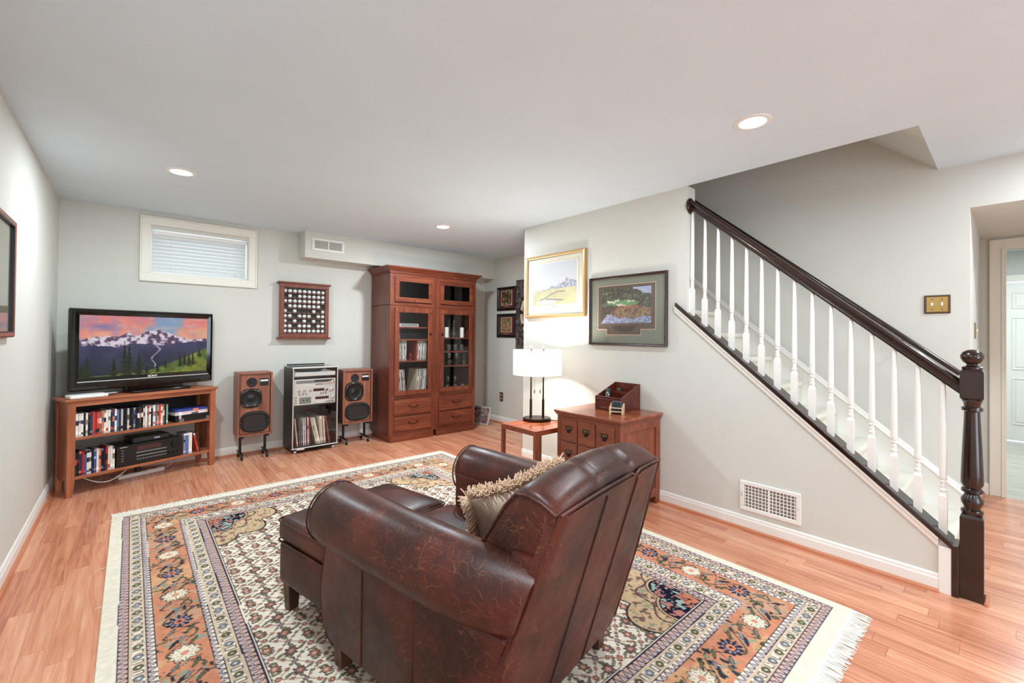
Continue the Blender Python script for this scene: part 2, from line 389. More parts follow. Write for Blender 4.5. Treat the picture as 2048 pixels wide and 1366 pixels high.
b.obj('planks_remaining', m_floor, fl, kind='stuff')
S_(box('floor_hall_room', m_greyfloor, XH, 9.6, -3, 1.6, -.06, 0))
# ceiling with the stairwell left open
b = B(); b.box(XL-.1, XS, YREAR, YB+.1, H, H+.1); b.box(XS, XF, YREAR, .33, H, H+.1); b.box(XS, XR+.1, 3.43, YB+.1, H, H+.1)
S_(b.obj('ceiling', m_ceil))
S_(box('ceiling_passage', m_wall, XF+.12, XH, -1.05, .18, 2.15, 2.25))
S_(box('ceiling_hall_room', m_ceil, XH+.1, 9.6, -3, 1.6, 2.44, 2.54))
S_(box('wall_left', m_wall, XL-.12, XL, YREAR, YB+.1, 0, H))
# back wall with its high window
wx0, wx1, wz0, wz1 = .122, .93, 1.855, 2.29
b = B(); b.box(XL, wx0, YB, YB+.2, 0, H); b.box(wx1, XR+.1, YB, YB+.2, 0, H); b.box(wx0, wx1, YB, YB+.2, 0, wz0); b.box(wx0, wx1, YB, YB+.2, wz1, H)
S_(b.obj('wall_back', m_wall))
S_(box('wall_bulkhead', m_wall, 1.441, XR, 5.167, YB, 2.142, H))
S_(box('wall_recess', m_wall, XR, XR+.1, 3.43, YB, 0, H))
# wall carrying the stairs: knee wall under the slope, full height further back
zk = lambda y: zc(y)-.03
S_(B().prism([(.205, 0), (3.43, 0), (3.43, H), (1.615, H), (1.615, zk(1.615)), (.205, zk(.205))], 'x', XS, XS+.115).obj('wall_stairs', m_wall))
S_(box('wall_recess_end', m_wall, XS+.115, XR, 3.33, 3.43, 0, 4.2))
S_(B().box(XS+.0, XS+.115, .33, 3.43, H+.1, 4.2).obj('wall_stairwell_upper', m_wall))
b = B(); b.box(XF, XF+.12, .18, 3.43, 0, 4.2); b.box(XF, XF+.12, -1.05, .18, 2.15, 2.44); b.box(XF, XF+.12, YREAR, -1.05, 0, H)
S_(b.obj('wall_stairwell_far', m_wall))
S_(B().prism([(.33, H), (2.45, H+1.80), (2.45, H+1.90), (.33, H+.10)], 'x', XS, XF).obj('ceiling_stairwell_slope', m_wall))
S_(box('ceiling_stairwell_top', m_wall, XS, XF+.1, 2.4, 3.43, 4.2, 4.3))
b = B(); b.box(XL, .35, YREAR-.1, YREAR, 0, H); b.box(2.65, XF, YREAR-.1, YREAR, 0, H); b.box(.35, 2.65, YREAR-.1, YREAR, 2.04, H); S_(b.obj('wall_rear', m_wall))
d2 = struct(thing('assumed_rear_door', '', '', (1.5, YREAR-.06, 0))); del d2['label'], d2['category']  # unseen sliding door added to let cool light into the room
for x0, x1, y in ((-1.15, .04, 0), (-.04, 1.15, .03)):
    b = B(); b.box(x0, x0+.06, y, y+.03, 0, 2.04, .003); b.box(x1-.06, x1, y, y+.03, 0, 2.04, .003); b.box(x0+.06, x1-.06, y, y+.03, 0, .08, .003); b.box(x0+.06, x1-.06, y, y+.03, 1.97, 2.04, .003)
    sd = b.obj('added_sash', m_trim, d2); box('pane', m_pane, x0+.06, x1-.06, y+.012, y+.017, .08, 1.97, sd)
S_(B().box(XF+.12, XH, .18, .30, 0, 2.15).obj('wall_passage_left', m_wall)); S_(B().box(XF+.12, XH, -1.15, -1.05, 0, 2.15).obj('wall_passage_right', m_wall))
b = B(); b.box(XH, XH+.1, .045, 1.6, 0, H); b.box(XH, XH+.1, -3, -.80, 0, H); b.box(XH, XH+.1, -.80, .045, 2.05, H)
S_(b.obj('wall_passage_end', m_wall))
b = B(); b.box(8.55, 8.65, -3, -.86, 0, H); b.box(8.55, 8.65, .12, 1.6, 0, H); b.box(8.55, 8.65, -.86, .12, 2.05, H)
S_(b.obj('wall_hall_room', m_wall)); S_(box('wall_hall_room_left', m_wall, XH+.1, 8.55, 1.5, 1.6, 0, H)); S_(box('wall_hall_room_right', m_wall, XH+.1, 8.55, -3.1, -3, 0, H))
# baseboards with shoe moulding: profile swept along straight runs
def baseboard(name, p, q, nrm, shoe=True, h=.092):
    (x0, y0), (x1, y1) = p, q; nx, ny = nrm
    pr = [(0, 0), (.014, 0), (.014, h*.72), (.010, h*.80), (.010, h*.90), (.005, h), (0, h)]
    o = B().loft([[(x0+nx*u, y0+ny*u, z) for u, z in pr], [(x1+nx*u, y1+ny*u, z) for u, z in pr]]).obj(name, m_trim); S_(o)
    if shoe:
        pr = [(.0141, 0), (.030, 0), (.029, .010), (.024, .016), (.0141, .018)]
        B().loft([[(x0+nx*u, y0+ny*u, z) for u, z in pr], [(x1+nx*u, y1+ny*u, z) for u, z in pr]]).obj('shoe_moulding', m_shoe, o)
baseboard('baseboard_left', (XL, YREAR), (XL, YB), (1, 0)); baseboard('baseboard_back', (XL+.03, YB), (XR, YB), (0, -1))
baseboard('baseboard_stairs', (XS, .252), (XS, 3.43), (-1, 0)); baseboard('baseboard_recess', (XR, 3.43), (XR, YB-.03), (-1, 0))
baseboard('baseboard_passage_left', (XF+.12, .18), (XH, .18), (0, -1)); baseboard('baseboard_passage_end', (XH, .132), (XH, .18), (-1, 0), False)
# window, casing and blind
w1 = struct(thing('window_1', '', '')); del w1['label'], w1['category']
def frame_ring(bb, x0, x1, z0, z1, w, y0, y1, ch=.004):
    bb.box(x0, x1, y0, y1, z1-w, z1, ch); bb.box(x0, x1, y0, y1, z0, z0+w, ch); bb.box(x0, x0+w, y0, y1, z0+w, z1-w, ch); bb.box(x1-w, x1, y0, y1, z0+w, z1-w, ch); return bb
frame_ring(B(), .058, 1.005, 1.787, 2.385, .068, YB-.018, YB+.002).obj('casing', m_casing, w1)
frame_ring(B(), .046, 1.017, 1.775, 2.397, .014, YB-.026, YB, .003).obj('casing_moulding', m_casing, w1)
frame_ring(B(), wx0-.001, wx1+.001, wz0-.001, wz1+.001, .03, YB+.13, YB+.17).obj('sash', m_trim, w1)
b = B(); b.box(wx0, wx0+.004, YB, YB+.2, wz0, wz1); b.box(wx1-.004, wx1, YB, YB+.2, wz0, wz1); b.box(wx0, wx1, YB, YB+.2, wz0, wz0+.004); b.box(wx0, wx1, YB, YB+.2, wz1-.004, wz1)
b.obj('jamb', m_trim, w1); box('pane', m_pane, wx0+.03, wx1-.03, YB+.145, YB+.150, wz0+.03, wz1-.03, w1)
bl = thing('window_blind', 'white slatted blind closed inside the high basement window', 'blind', ((wx0+wx1)/2, YB+.055, wz0+.01))
bw = (wx1-wx0)/2-.012
box('headrail', m_white, -bw, bw, -.02, .02, .372, .410, bl, .002)
for k in range(10):
    z = .352-k*.0352; sl = B().loft([[(-bw, u*math.cos(a), z+u*math.sin(a)) for u, a in ((-.025, 1.08), (.025, 1.08))]+[(-bw, .003+u*math.cos(1.08), z-.001+u*math.sin(1.08)) for u in (.025, -.025)], [(bw, u*math.cos(a), z+u*math.sin(a)) for u, a in ((-.025, 1.08), (.025, 1.08))]+[(bw, .003+u*math.cos(1.08), z-.001+u*math.sin(1.08)) for u in (.025, -.025)]]); sl.obj('slat', m_slat, bl)
box('bottom_rail', m_white, -bw, bw, -.016, .016, -.004, .014, bl, .003)
for x in (-bw*.62, bw*.55): B().tube([(x, -.022, .38), (x, -.024, .01)], .0012, 5).obj('ladder_cord', m_white, bl)
for x, zz in ((bw*.76, .06), (bw*.80, .05), (bw*.84, .055)):
    cd = B().tube([(x, -.026, .38), (x, -.027, zz)], .0011, 5).obj('pull_cord', m_white, bl); B().lathe([(.002, .03), (.007, .02), (.008, 0)], 8, (x, -.027, zz-.028)).obj('tassel', m_white, cd, 40)
# cans in the ceiling
can_lbl = ['recessed ceiling downlight above the television and window', 'recessed ceiling downlight nearest the staircase opening', 'recessed ceiling downlight in front of the tall display cabinets', 'recessed ceiling downlight directly above the camera position', 'recessed ceiling downlight behind the camera near left wall', 'recessed ceiling downlight behind the camera on stair side', 'recessed ceiling downlight by the hall passage', 'added ceiling downlight brightening the room beyond the passage']
for (x, y), lb, ck in zip(CANS, can_lbl, CAN_K):
    t = thing('ceiling_downlight', lb, 'ceiling light', (x, y, H), 0, 'recessed ceiling downlights')
    B().lathe([(.064, -.001), (.066, -.006), (.088, -.004), (.090, 0), (.064, 0)], 28, caps=False).obj('trim_ring', m_trim, t, 40)
    B().lathe([(.064, -.0005), (.05, -.003), (.02, -.005), (0, -.0055)], 28, caps=False).obj('lens', m_lens, t, 40)
    L = bpy.data.lights.new('can_light', 'AREA'); L.shape = 'DISK'; L.size = .12; L.energy = CAN_W*ck; L.color = CAN_COL
    lo = bpy.data.objects.new('can_light', L); COL.objects.link(lo); lo.parent = t; lo.location = (0, 0, -.012)
# registers
def register(name, label, loc, rz, w, h, n, rows=0):
    t = thing(name, label, 'vent', loc, rz); frame_ring(B(), -w/2, w/2, 0, h, .028, -.012, 0, .004).obj('frame', m_trim, t)
    box('duct_back', plain('duct_shade', (128, 120, 110), .8), -w/2+.02, w/2-.02, -.0015, -.0005, .02, h-.02, t)
    for k in range(n):
        x = -w/2+.034+(w-.068)*k/(n-1); B().box(x-.0022, x+.0022, -.009, -.003, .027, h-.027).obj('louver', m_trim, t)
    for k in range(rows):
        z = .034+(h-.068)*(k+.5)/rows; B().box(-w/2+.027, w/2-.027, -.0045, -.002, z-.003, z+.003).obj('damper_blade', m_white, t)
    for x in (-w/2+.012, w/2-.012): B().cyl((x, -.0135, h/2), .004, .002, 8, 'y').obj('screw', m_silver, t)
    box('center_bar', m_trim, -.006, .006, -.010, -.002, .026, h-.026, t)
    B().box(-w/2+.016, -w/2+.021, -.018, -.011, h*.5, h*.5+.03).obj('lever', m_silver, t)
register('air_register', 'white wall air register above the baseboard under the staircase', (XS, 1.045, .128), -90, .362, .20, 15, 6)
register('supply_register', 'small white supply register on the bulkhead near the ceiling', (1.692, 5.167, 2.228), 0, .36, .145, 24)
# ---------------------------------------------------------------- staircase
st = thing('staircase', 'cream carpeted stairs rising behind the white balusters', 'stairs', (0, 0, 0))
for k in range(13):
    y0 = .235+.222*k; z1 = .191*(k+1)
    B().rbox((XS+.117, y0-.025, z1-.045), (XF-.022, y0+.235, z1), .018, 2, 3).obj('tread', m_carpet, st, 50)
    B().box(XS+.117, XF-.022, y0, y0+.222, max(0, z1-.191-.15), z1-.03).obj('riser', m_carpet, st)
sk = lambda y: .40+.845*(y-.295)
S_(B().prism([(.19, 0), (.235, 0), (3.0, sk(3.0)-.3), (3.0, sk(3.0)), (.19, sk(.19))], 'x', XF-.020, XF).obj('trim_1', m_trim))
S_(B().loft([[(XF-.030, y, sk(y)-.028), (XF, y, sk(y)-.028), (XF, y, sk(y)+.012), (XF-.012, y, sk(y)+.012)] for y in (.19, 3.0)]).obj('trim_2', m_trim))
rl = thing('stair_railing', 'dark wood handrail with turned newel post and white balusters', 'railing', (0, 0, 0))
# cap on the knee wall and white moulding below it
y0, y1 = .20, 1.70
cap = lambda y, pr: [(x, y, zc(y)+z) for x, z in pr]
B().loft([cap(y, [(XS-.022, -.030), (XS+.118, -.030), (XS+.118, 0), (XS-.016, 0), (XS-.022, -.006)]) for y in (y0, 1.614)]).obj('sill_cap', m_dark, rl)
B().loft([cap(y, [(XS-.022, -.030), (XS-.0005, -.030), (XS-.0005, 0), (XS-.016, 0), (XS-.022, -.006)]) for y in (1.614, y1)]).obj('sill_cap_return', m_dark, rl)
S_(B().loft([cap(y, [(XS-.0005, -.085), (XS-.010, -.080), (XS-.013, -.052), (XS-.019, -.046), (XS-.020, -.031), (XS-.0005, -.031)]) for y in (.252, y1+.01)]).obj('trim_3', m_trim))
S_(box('trim_4', m_trim, XS-.014, XS-.0005, .205, .252, 0, zc(.205)-.032, None, .002))
box('skirt_post', m_darkz, XS-.016, XS+.118, .178, .2045, 0, zc(.2)-.012, rl, .003)
# newel
nx, ny = 3.205, .135
def sq(hw, z): return [(nx-hw, ny-hw, z), (nx+hw, ny-hw, z), (nx+hw, ny+hw, z), (nx-hw, ny+hw, z)]
nw = B().loft([sq(.042, 0), sq(.042, .405), sq(.036, .42)]).obj('newel_post', m_darkz, rl)
B().loft([sq(.036, .9985), sq(.042, 1.005), sq(.042, 1.135), sq(.036, 1.145)]).obj('rail_block', m_darkz, nw)
B().lathe([(.036, .42), (.041, .428), (.041, .440), (.030, .448), (.033, .46), (.041, .478), (.041, .495), (.030, .515), (.028, .522), (.040, .532), (.040, .545), (.032, .552), (.042, .575), (.041, .62), (.036, .76), (.030, .90), (.029, .935), (.039, .942), (.039, .955), (.029, .962), (.034, .985), (.039, .99), (.036, .998)], 24, (nx, ny, 0)).obj('turned_shaft', m_darkz, nw, 35)
B().lathe([(.036, 1.145), (.038, 1.150), (.038, 1.160), (.022, 1.166), (.020, 1.174), (.034, 1.185), (.043, 1.205), (.043, 1.218), (.034, 1.236), (.018, 1.246), (.002, 1.249)], 24, (nx, ny, 0)).obj('finial', m_darkz, nw, 60)
base = B(); base.box(nx-.062, nx+.060, ny-.058, ny-.0421, 0, .02, .005); base.box(nx+.0421, nx+.060, ny-.042, ny+.05, 0, .02, .005); base.obj('base_moulding', m_shoe, nw)
# handrail
hz = lambda y: 1.076+.872*(y-.201)
prof = [(-.020, -.035), (.020, -.035), (.022, -.022), (.020, -.012), (.032, .002), (.034, .018), (.026, .034), (.010, .042), (-.010, .042), (-.026, .034), (-.034, .018), (-.032, .002), (-.020, -.012), (-.022, -.022)]
B().loft([[(nx+u, y, hz(y)+v) for u, v in prof] for y in (ny+.042, 1.603)]).obj('handrail', m_dark, rl, 40)
B().lathe([(.052, -.016), (.060, -.010), (.060, 0)], 28, (nx-.012, 1.6145, hz(1.6)-.005), 'y').obj('rosette', m_dark, rl, 40).scale = (1, 1, 1)
bys = [1.600-.0972*i for i in range(15)]
for y in bys:
    zb = zc(y)-.014; zt = hz(y)-.034; x = nx; hw = .0165
    bb = B(); q = lambda h, z, sl=0: [(x-h, y-h, z-h*sl), (x+h, y-h, z-h*sl), (x+h, y+h, z+h*sl), (x-h, y+h, z+h*sl)]
    bl_ = bb.loft([q(hw, zb, .861), q(hw, zb+.195), q(.011, zb+.212)]).obj('baluster', m_trim, rl)
    B().lathe([(.011, zb+.21), (.014, zb+.222), (.015, zb+.228), (.010, zb+.236), (.0125, zb+.25), (.010, zb+.262), (.015, zb+.268), (.015, zb+.273), (.011, zb+.277), (.015, zb+.283), (.0155, zb+.30), (.0135, zb+.5), (.0095, zt)], 12, (x, y, 0)).obj('turned_spindle', m_trim, bl_, 40)
# rail on the far wall
wr = thing('wall_handrail', 'dark round handrail fixed to the far stairwell wall', 'handrail', (0, 0, 0))
wz = lambda y: 1.104+.852*(y-.251)
B().tube([(XF-.07, y, wz(y)) for y in (.22, 1.0, 2.0, 2.7)], .0175, 14).obj('rail', m_dark, wr, 50)
for y in (.5, 1.5, 2.4): B().tube([(XF-.07, y, wz(y)-.02), (XF-.07, y, wz(y)-.05), (XF-.002, y, wz(y)-.07)], .008, 8).obj('bracket', m_bronze, wr, 50)
for (y, k, lb) in ((1.72, 6, 'higher'), (.60, 1, 'lower')):
    t_ = thing('stair_leaflet', 'small white folded leaflet lying on the %s stair tread' % lb, 'paper', (XF-.30, .235+.222*k+.12, .191*(k+1)+.0005), 20); box('sheet', m_white, -.06, .06, -.04, .04, 0, .004, t_)
# ---------------------------------------------------------------- switches, outlet
def plate(name, label, cat, loc, rz, w, h, mat, inner, kind):
    t = thing(name, label, cat, loc, rz); B().box(-w/2, w/2, -.007, 0, 0, h, .003).obj('plate', mat, t)
    if kind == 'double':
        B().box(-w/2+.012, w/2-.012, -.0085, -.006, .012, h-.012, .0015).obj('inset', inner, t)
        for x in (-.024, .024):
            box('toggle', m_white, x-.005, x+.005, -.016, -.008, h/2-.010, h/2+.012, t, .002)
            for z in (.028, h-.028): B().cyl((x, -.0095, z), .0035, .0015, 8, 'y').obj('screw', m_bronze, t)
    elif kind == 'outlet':
        for z in (h*.32, h*.70): B().cyl((0, -.0095, z), .016, .003, 16, 'y').obj('socket', inner, t)
    else: box('toggle', m_white, -.005, .005, -.016, -.007, h/2-.012, h/2+.012, t, .002)
plate('light_switch', 'double toggle light switch in a brass and wood plate', 'light switch', (XF, .333, 1.470), -90, .128, .124, m_brown, m_brass, 'double')
plate('passage_switch', 'narrow brass switch plate on the passage side wall', 'light switch', (4.56, .18, 1.305), 0, .075, .115, m_brass, m_brass, 'single')
plate('wall_outlet', 'brown electrical outlet low on the recess wall', 'outlet', (XR, 4.972, .315), -90, .075, .135, m_brown, plain('outlet_tan', (196, 160, 130), .4), 'outlet')
# ---------------------------------------------------------------- hall doorway and door
b = B(); b.box(XH-.018, XH, .045, .132, 0, 2.135, .004); b.box(XH-.018, XH, -.886, -.80, 0, 2.135, .004); b.box(XH-.018, XH, -.80, .045, 2.05, 2.135, .004)
b.box(XH-.026, XH-.016, .052, .062, 0, 2.06, .002); b.box(XH-.026, XH-.016, .112, .128, 0, 2.13, .002); b.box(XH, XH+.1, .035, .0455, 0, 2.05)
S_(b.obj('trim_5', m_casing))
d1 = struct(thing('door_1', '', '', (8.55, -.37, .015), -90)); del d1['label'], d1['category']
B().box(-.46, .46, -.03, .01, 0, 2.02, .002).obj('slab', m_trim, d1)
for cx in (-.22, .22):
    for z0, z1 in ((.20, .80), (.90, 1.58), (1.68, 1.90)):
        frame_ring(B(), cx-.16, cx+.16, z0, z1, .022, -.040, -.0299, .006).obj('panel_moulding', m_trim, d1); B().box(cx-.125, cx+.125, -.038, -.0299, z0+.035, z1-.035, .007).obj('panel', m_trim, d1)
b = B(); b.box(-.57, -.485, -.016, -.0005, -.015, 2.12, .004); b.box(.485, .57, -.016, -.0005, -.015, 2.12, .004); b.box(-.485, .485, -.016, -.0005, 2.035, 2.12, .004); b.obj('casing', m_casing, d1)
# ================================================================== television corner
PAL = [(24, 23, 26), (30, 28, 34), (20, 22, 30), (236, 234, 228), (222, 220, 214), (200, 196, 190), (52, 64, 98), (70, 90, 150), (44, 50, 70), (170, 40, 38), (206, 70, 56), (214, 120, 96), (120, 104, 92), (206, 150, 110), (96, 110, 150), (224, 214, 196), (160, 140, 128), (90, 60, 60), (140, 170, 150)]
def media_case(name, w, h, d, base, accent, label, cat, group, loc, rz=0, tilt=0, lying=False):
    """a thin case: front face (the spine) split in printed bands"""
    zs = [0, .10, .16+.1*random.random(), .45+.15*random.random(), .70, .90, 1]; b = B(); n = len(zs)
    vs = []
    for z in zs: vs += [(-w/2, 0, z*h), (w/2, 0, z*h), (w/2, d, z*h), (-w/2, d, z*h)]
    fs = []; cols = []
    sh = lambda k: tuple(max(0, min(255, int(v*k+(12 if k > 1 else 0)))) for v in base)
    lite = sum(base) > 380; ink = sh(.45) if lite else sh(1.9)
    bands = [sh(.9), accent[0] if random.random() < .35 else sh(1.1), base, accent[1] if random.random() < .45 else ink if random.random() < .5 else base, base, accent[0] if random.random() < .25 else sh(.92)]
    for i in range(n-1):
        for j in range(4):
            fs.append((i*4+j, i*4+(j+1) % 4, i*4+4+(j+1) % 4, i*4+4+j)); cols.append(bands[i] if j == 0 else base)
    fs += [(0, 1, 2, 3), tuple(4*(n-1)+j for j in range(4))]; cols += [base, tuple(int(c*.6) for c in base)]
    me = bpy.data.meshes.new(name); me.from_pydata(vs, [], fs); at = me.color_attributes.new('Col', 'FLOAT_COLOR', 'CORNER'); a = []
    for p in me.polygons: a += list((*lin(cols[p.index]), 1))*p.loop_total
    at.data.foreach_set('color', a); me.materials.append(m_media)
    o = bpy.data.objects.new(name, me); COL.objects.link(o)
    o.matrix_world = Matrix.Translation(loc) @ Matrix.Rotation(R(rz), 4, 'Z') @ (Matrix.Rotation(R(tilt), 4, 'Y') if not lying else Matrix.Rotation(R(90), 4, 'Y'))
    tag(o, label, cat, group); return o
SA = 19.09; SO = Vector((-.364, 4.797, 0)); su = Vector((math.cos(R(SA)), math.sin(R(SA)), 0)); sv = Vector((-math.sin(R(SA)), math.cos(R(SA)), 0))
def sp(a, b, z): return SO+su*a+sv*b+Vector((0, 0, z))
SW, SD, SH = 1.052, .295, .762
ts = thing('tv_stand', 'low cherry wood media stand with two shelves set across the corner', 'tv stand', SO, SA)
B().box(-.018, SW+.018, -.014, SD+.004, SH-.022, SH, .004).obj('top', m_cherry, ts)
box('top_rail', m_cherry, .046, SW-.046, .004, .024, SH-.060, SH-.0225, ts)
for z, nm in ((.437, 'middle_shelf'), (.130, 'bottom_shelf')): B().box(.012, SW-.012, .004, SD-.006, z, z+.024, .003).obj(nm, m_cherry, ts)
for x in (.0, SW-.047):
    for y in (0, SD-.047):
        B().loft([[(x+a, y+c, z) for a, c in ((i0, i0), (.047-i1, i0), (.047-i1, .047-i0), (i0, .047-i0))] for z, i0, i1 in ((0, .006 if x else .002, .002 if x else .012), (.12, 0, 0), (SH-.0225, 0, 0))]).obj('leg', m_cherryz, ts)
for x in (.010, SW-.024): box('side_panel', m_cherryz, x, x+.014, .0471, SD-.0471, .115, SH-.0225, ts)
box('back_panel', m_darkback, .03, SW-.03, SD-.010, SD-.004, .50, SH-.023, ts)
# upper shelf: upright cases
a = .050; i = 0; GU = 'disc cases on the upper stand shelf'
cn = lambda c: min((('black', (24, 23, 28)), ('white', (236, 234, 228)), ('grey', (160, 155, 150)), ('navy', (48, 58, 90)), ('blue', (80, 100, 155)), ('red', (180, 45, 40)), ('salmon', (212, 115, 92)), ('brown', (100, 75, 65)), ('cream', (224, 214, 196)), ('tan', (206, 150, 110)), ('green', (140, 170, 150))), key=lambda k: sum((p-q)**2 for p, q in zip(k[1], c)))[0]
seqU = [3, 4, 3, 0, 3, 0, 6, 10, 9, 10, 12, 11, 4, 3, 3, 8, 6, 3, 14, 8, 5, 0, 1, 5, 0, 0, 7, 0, 1, 17, 0, 5, 3, 16, 3, 0, 3, 14, 13, 10, 3, 12, 0, 18]
for k, pi in enumerate(seqU):
    w = .0145*(1.25 if pi == 3 and k % 3 == 0 else .95); h = .183+random.uniform(-.004, .006)
    if a+w > .705: break
    c = PAL[pi]; ac = (random.choice(PAL), random.choice(PAL)); p = sp(a+w/2, .012+random.uniform(0, .006), .4612)
    media_case('disc_case', w-.0012, h, .135, c, ac, '%s spined disc case, %s from left on upper shelf of tv stand' % (cn(c), ordw(k+1)), 'disc case', GU, p, SA, 0)
    a += w
z = .4612
for k, (hh, c, ac, lb, L, D) in enumerate([(.030, (30, 28, 30), ((120, 110, 108), (30, 28, 30)), 'thick black boxed set at the bottom of the lying stack', .285, .20), (.032, (24, 23, 25), ((190, 188, 184), (24, 23, 25)), 'black box with pale lettering, second up in the lying stack', .28, .20), (.016, (236, 226, 222), ((226, 160, 160), (236, 230, 226)), 'white and pink paperback in the middle of the lying stack', .27, .19), (.014, (226, 196, 196), ((230, 224, 220), (214, 150, 150)), 'pale pink magazine near the top of the lying stack', .272, .19), (.020, (58, 72, 150), ((230, 228, 224), (220, 130, 80)), 'blue and white book on top of the lying stack', .275, .19)]):
    # lying: spine towards the room; mesh built upright then laid on its side
    o = media_case('stacked_book', hh-.0008, L, D, c, ac, lb+', right of upper shelf', 'book', 'books lying flat on the upper shelf', sp(.722, .012+.004*k, z+hh/2), SA, 0, True); z += hh
# lower shelf
GL = 'disc cases on the lower stand shelf'; a = .046
for k, pi in enumerate([1, 0, 8, 9, 7, 4, 4, 1, 7, 4, 11, 0, 1, 9, 15, 4, 3, 1]):
    w = .0146
    if a+w > .298: break
    c = PAL[pi]; p = sp(a+w/2, .012+random.uniform(0, .008), .1542)
    media_case('disc_case', w-.0012, .186+random.uniform(-.006, .008), .135, c, (random.choice(PAL), random.choice(PAL)), '%s spined disc case, %s from left on lower shelf of tv stand' % (cn(c), ordw(k+1)), 'disc case', GL, p, SA, 0); a += w
for k, (c, w, lb) in enumerate([((150, 140, 150), .014, 'thin grey case right beside the black receiver'), ((86, 116, 176), .028, 'blue boxed set right of the black receiver'), ((236, 230, 214), .028, 'cream boxed set right of the blue box on lower shelf')]):
    media_case('disc_case', w-.001, .195, .14, c, (PAL[3], PAL[2]), lb, 'disc case', GL, sp(.790+sum((.014, .028, .028)[:k])+w/2, .014, .1542), SA, 0)
for k, (c, dx, lb) in enumerate([((190, 74, 60), .0, 'red case leaning alone at right end of lower shelf'), ((60, 46, 44), .016, 'dark case leaning against the red one on lower shelf')]):
    media_case('disc_case', .0128, .186, .13, c, (PAL[3], PAL[9]), lb, 'disc case', GL, sp(.915+dx, .016, .1566), SA, -12)
# receiver and the box on it
av = thing('av_receiver', 'black stereo receiver with display and volume knob on lower shelf', 'receiver', sp(.540, .012, .1542), SA)
B().box(-.232, .232, .012, .26, .008, .172, .004).obj('case', m_black, av); B().box(-.236, .236, 0, .013, .004, .174, .003).obj('front_panel', m_black, av)
for x in (-.19, .19): B().cyl((x, .03, 0), .016, .008, 12).obj('foot', m_rubber, av)
box('display', m_display, -.10, .075, -.002, .0, .115, .155, av)
for z in (.095, .065): B().box(-.105, .115, -.004, 0, z, z+.010, .001).obj('trim_bar', m_grille, av)
for k in range(11): B().box(-.10+.02*k, -.086+.02*k, -.005, 0, .038, .048, .001).obj('button', m_grille, av)
for k in range(5): B().box(-.205, -.190, -.004, 0, .045+.022*k, .052+.022*k, .001).obj('button', m_grille, av)
B().lathe([(.026, 0), (.026, -.018), (.023, -.021), (0, -.021)], 24, (.178, 0, .118), 'y', False).obj('volume_knob', m_blackm, av, 40)
for x in (.140, .172, .204): B().lathe([(.009, 0), (.009, -.012), (0, -.012)], 14, (x, 0, .048), 'y', False).obj('knob', m_blackm, av, 40)
box('brand_strip', m_silver, -.215, -.165, -.0012, 0, .160, .164, av)
cb = thing('cable_box', 'slim black cable box sitting on the receiver', 'set-top box', sp(.560, .06, .1542+.1724), SA)
B().box(-.135, .135, 0, .17, 0, .048, .003).obj('case', m_black, cb); B().box(-.128, .128, -.002, 0, .006, .042, .001).obj('front_panel', plain('slate_front', (44, 44, 48), .25), cb); box('clock_digits', plain('clock_glow', (200, 210, 220), .4), .02, .062, -.003, -.002, .018, .028, cb)
# router, cable, power strip
ro = thing('white_player', 'flat white box at the left front of the tv stand top', 'set-top box', sp(.125, .035, SH+.0005), SA)
B().rbox((-.115, -.045, 0), (.115, .085, .028), .010, 3, 2).obj('case', m_white, ro, 50); B().cyl((.09, -.0455, .012), .003, .001, 8, 'y').obj('indicator', m_black, ro)
rc_ = thing('white_card', 'small white card lying on the television base', 'card', sp(.268, .03, SH+.026), SA+10); box('sheet', m_white, -.035, .035, -.02, .02, -.0022, 0, rc_)
pts = [sp(.10+.30*s, .06-.02*math.sin(s*3.1), .13-.075*math.sin(s*3.1)) for s in [k/16 for k in range(17)]]
tag(B().tube([tuple(p) for p in pts], .003, 6).obj('white_cable', m_white), 'white cable looping below the tv stand bottom shelf', 'cable')
tag(B().tube([tuple(p) for p in [sp(.725, .22, .018), sp(.76, .215, .03), sp(.8, .22, .06), sp(.9, .25, .10), sp(.96, .28, .10)]], .0035, 6).obj('loose_cable', m_white), 'pale power cord running up behind the tv stand leg', 'cable')
ps = thing('power_strip', 'white power strip on the floor under the tv stand', 'power strip', sp(.55, .22, 0), SA); B().box(-.17, .17, -.025, .025, .0005, .035, .006).obj('housing', m_white, ps)
for k in range(4): B().box(-.13+.07*k, -.10+.07*k, -.014, .014, .034, .037, .001).obj('socket', m_grille, ps)
B().box(-.045, -.005, -.025, .02, .036, .075, .004).obj('plug_adapter', m_black, ps)
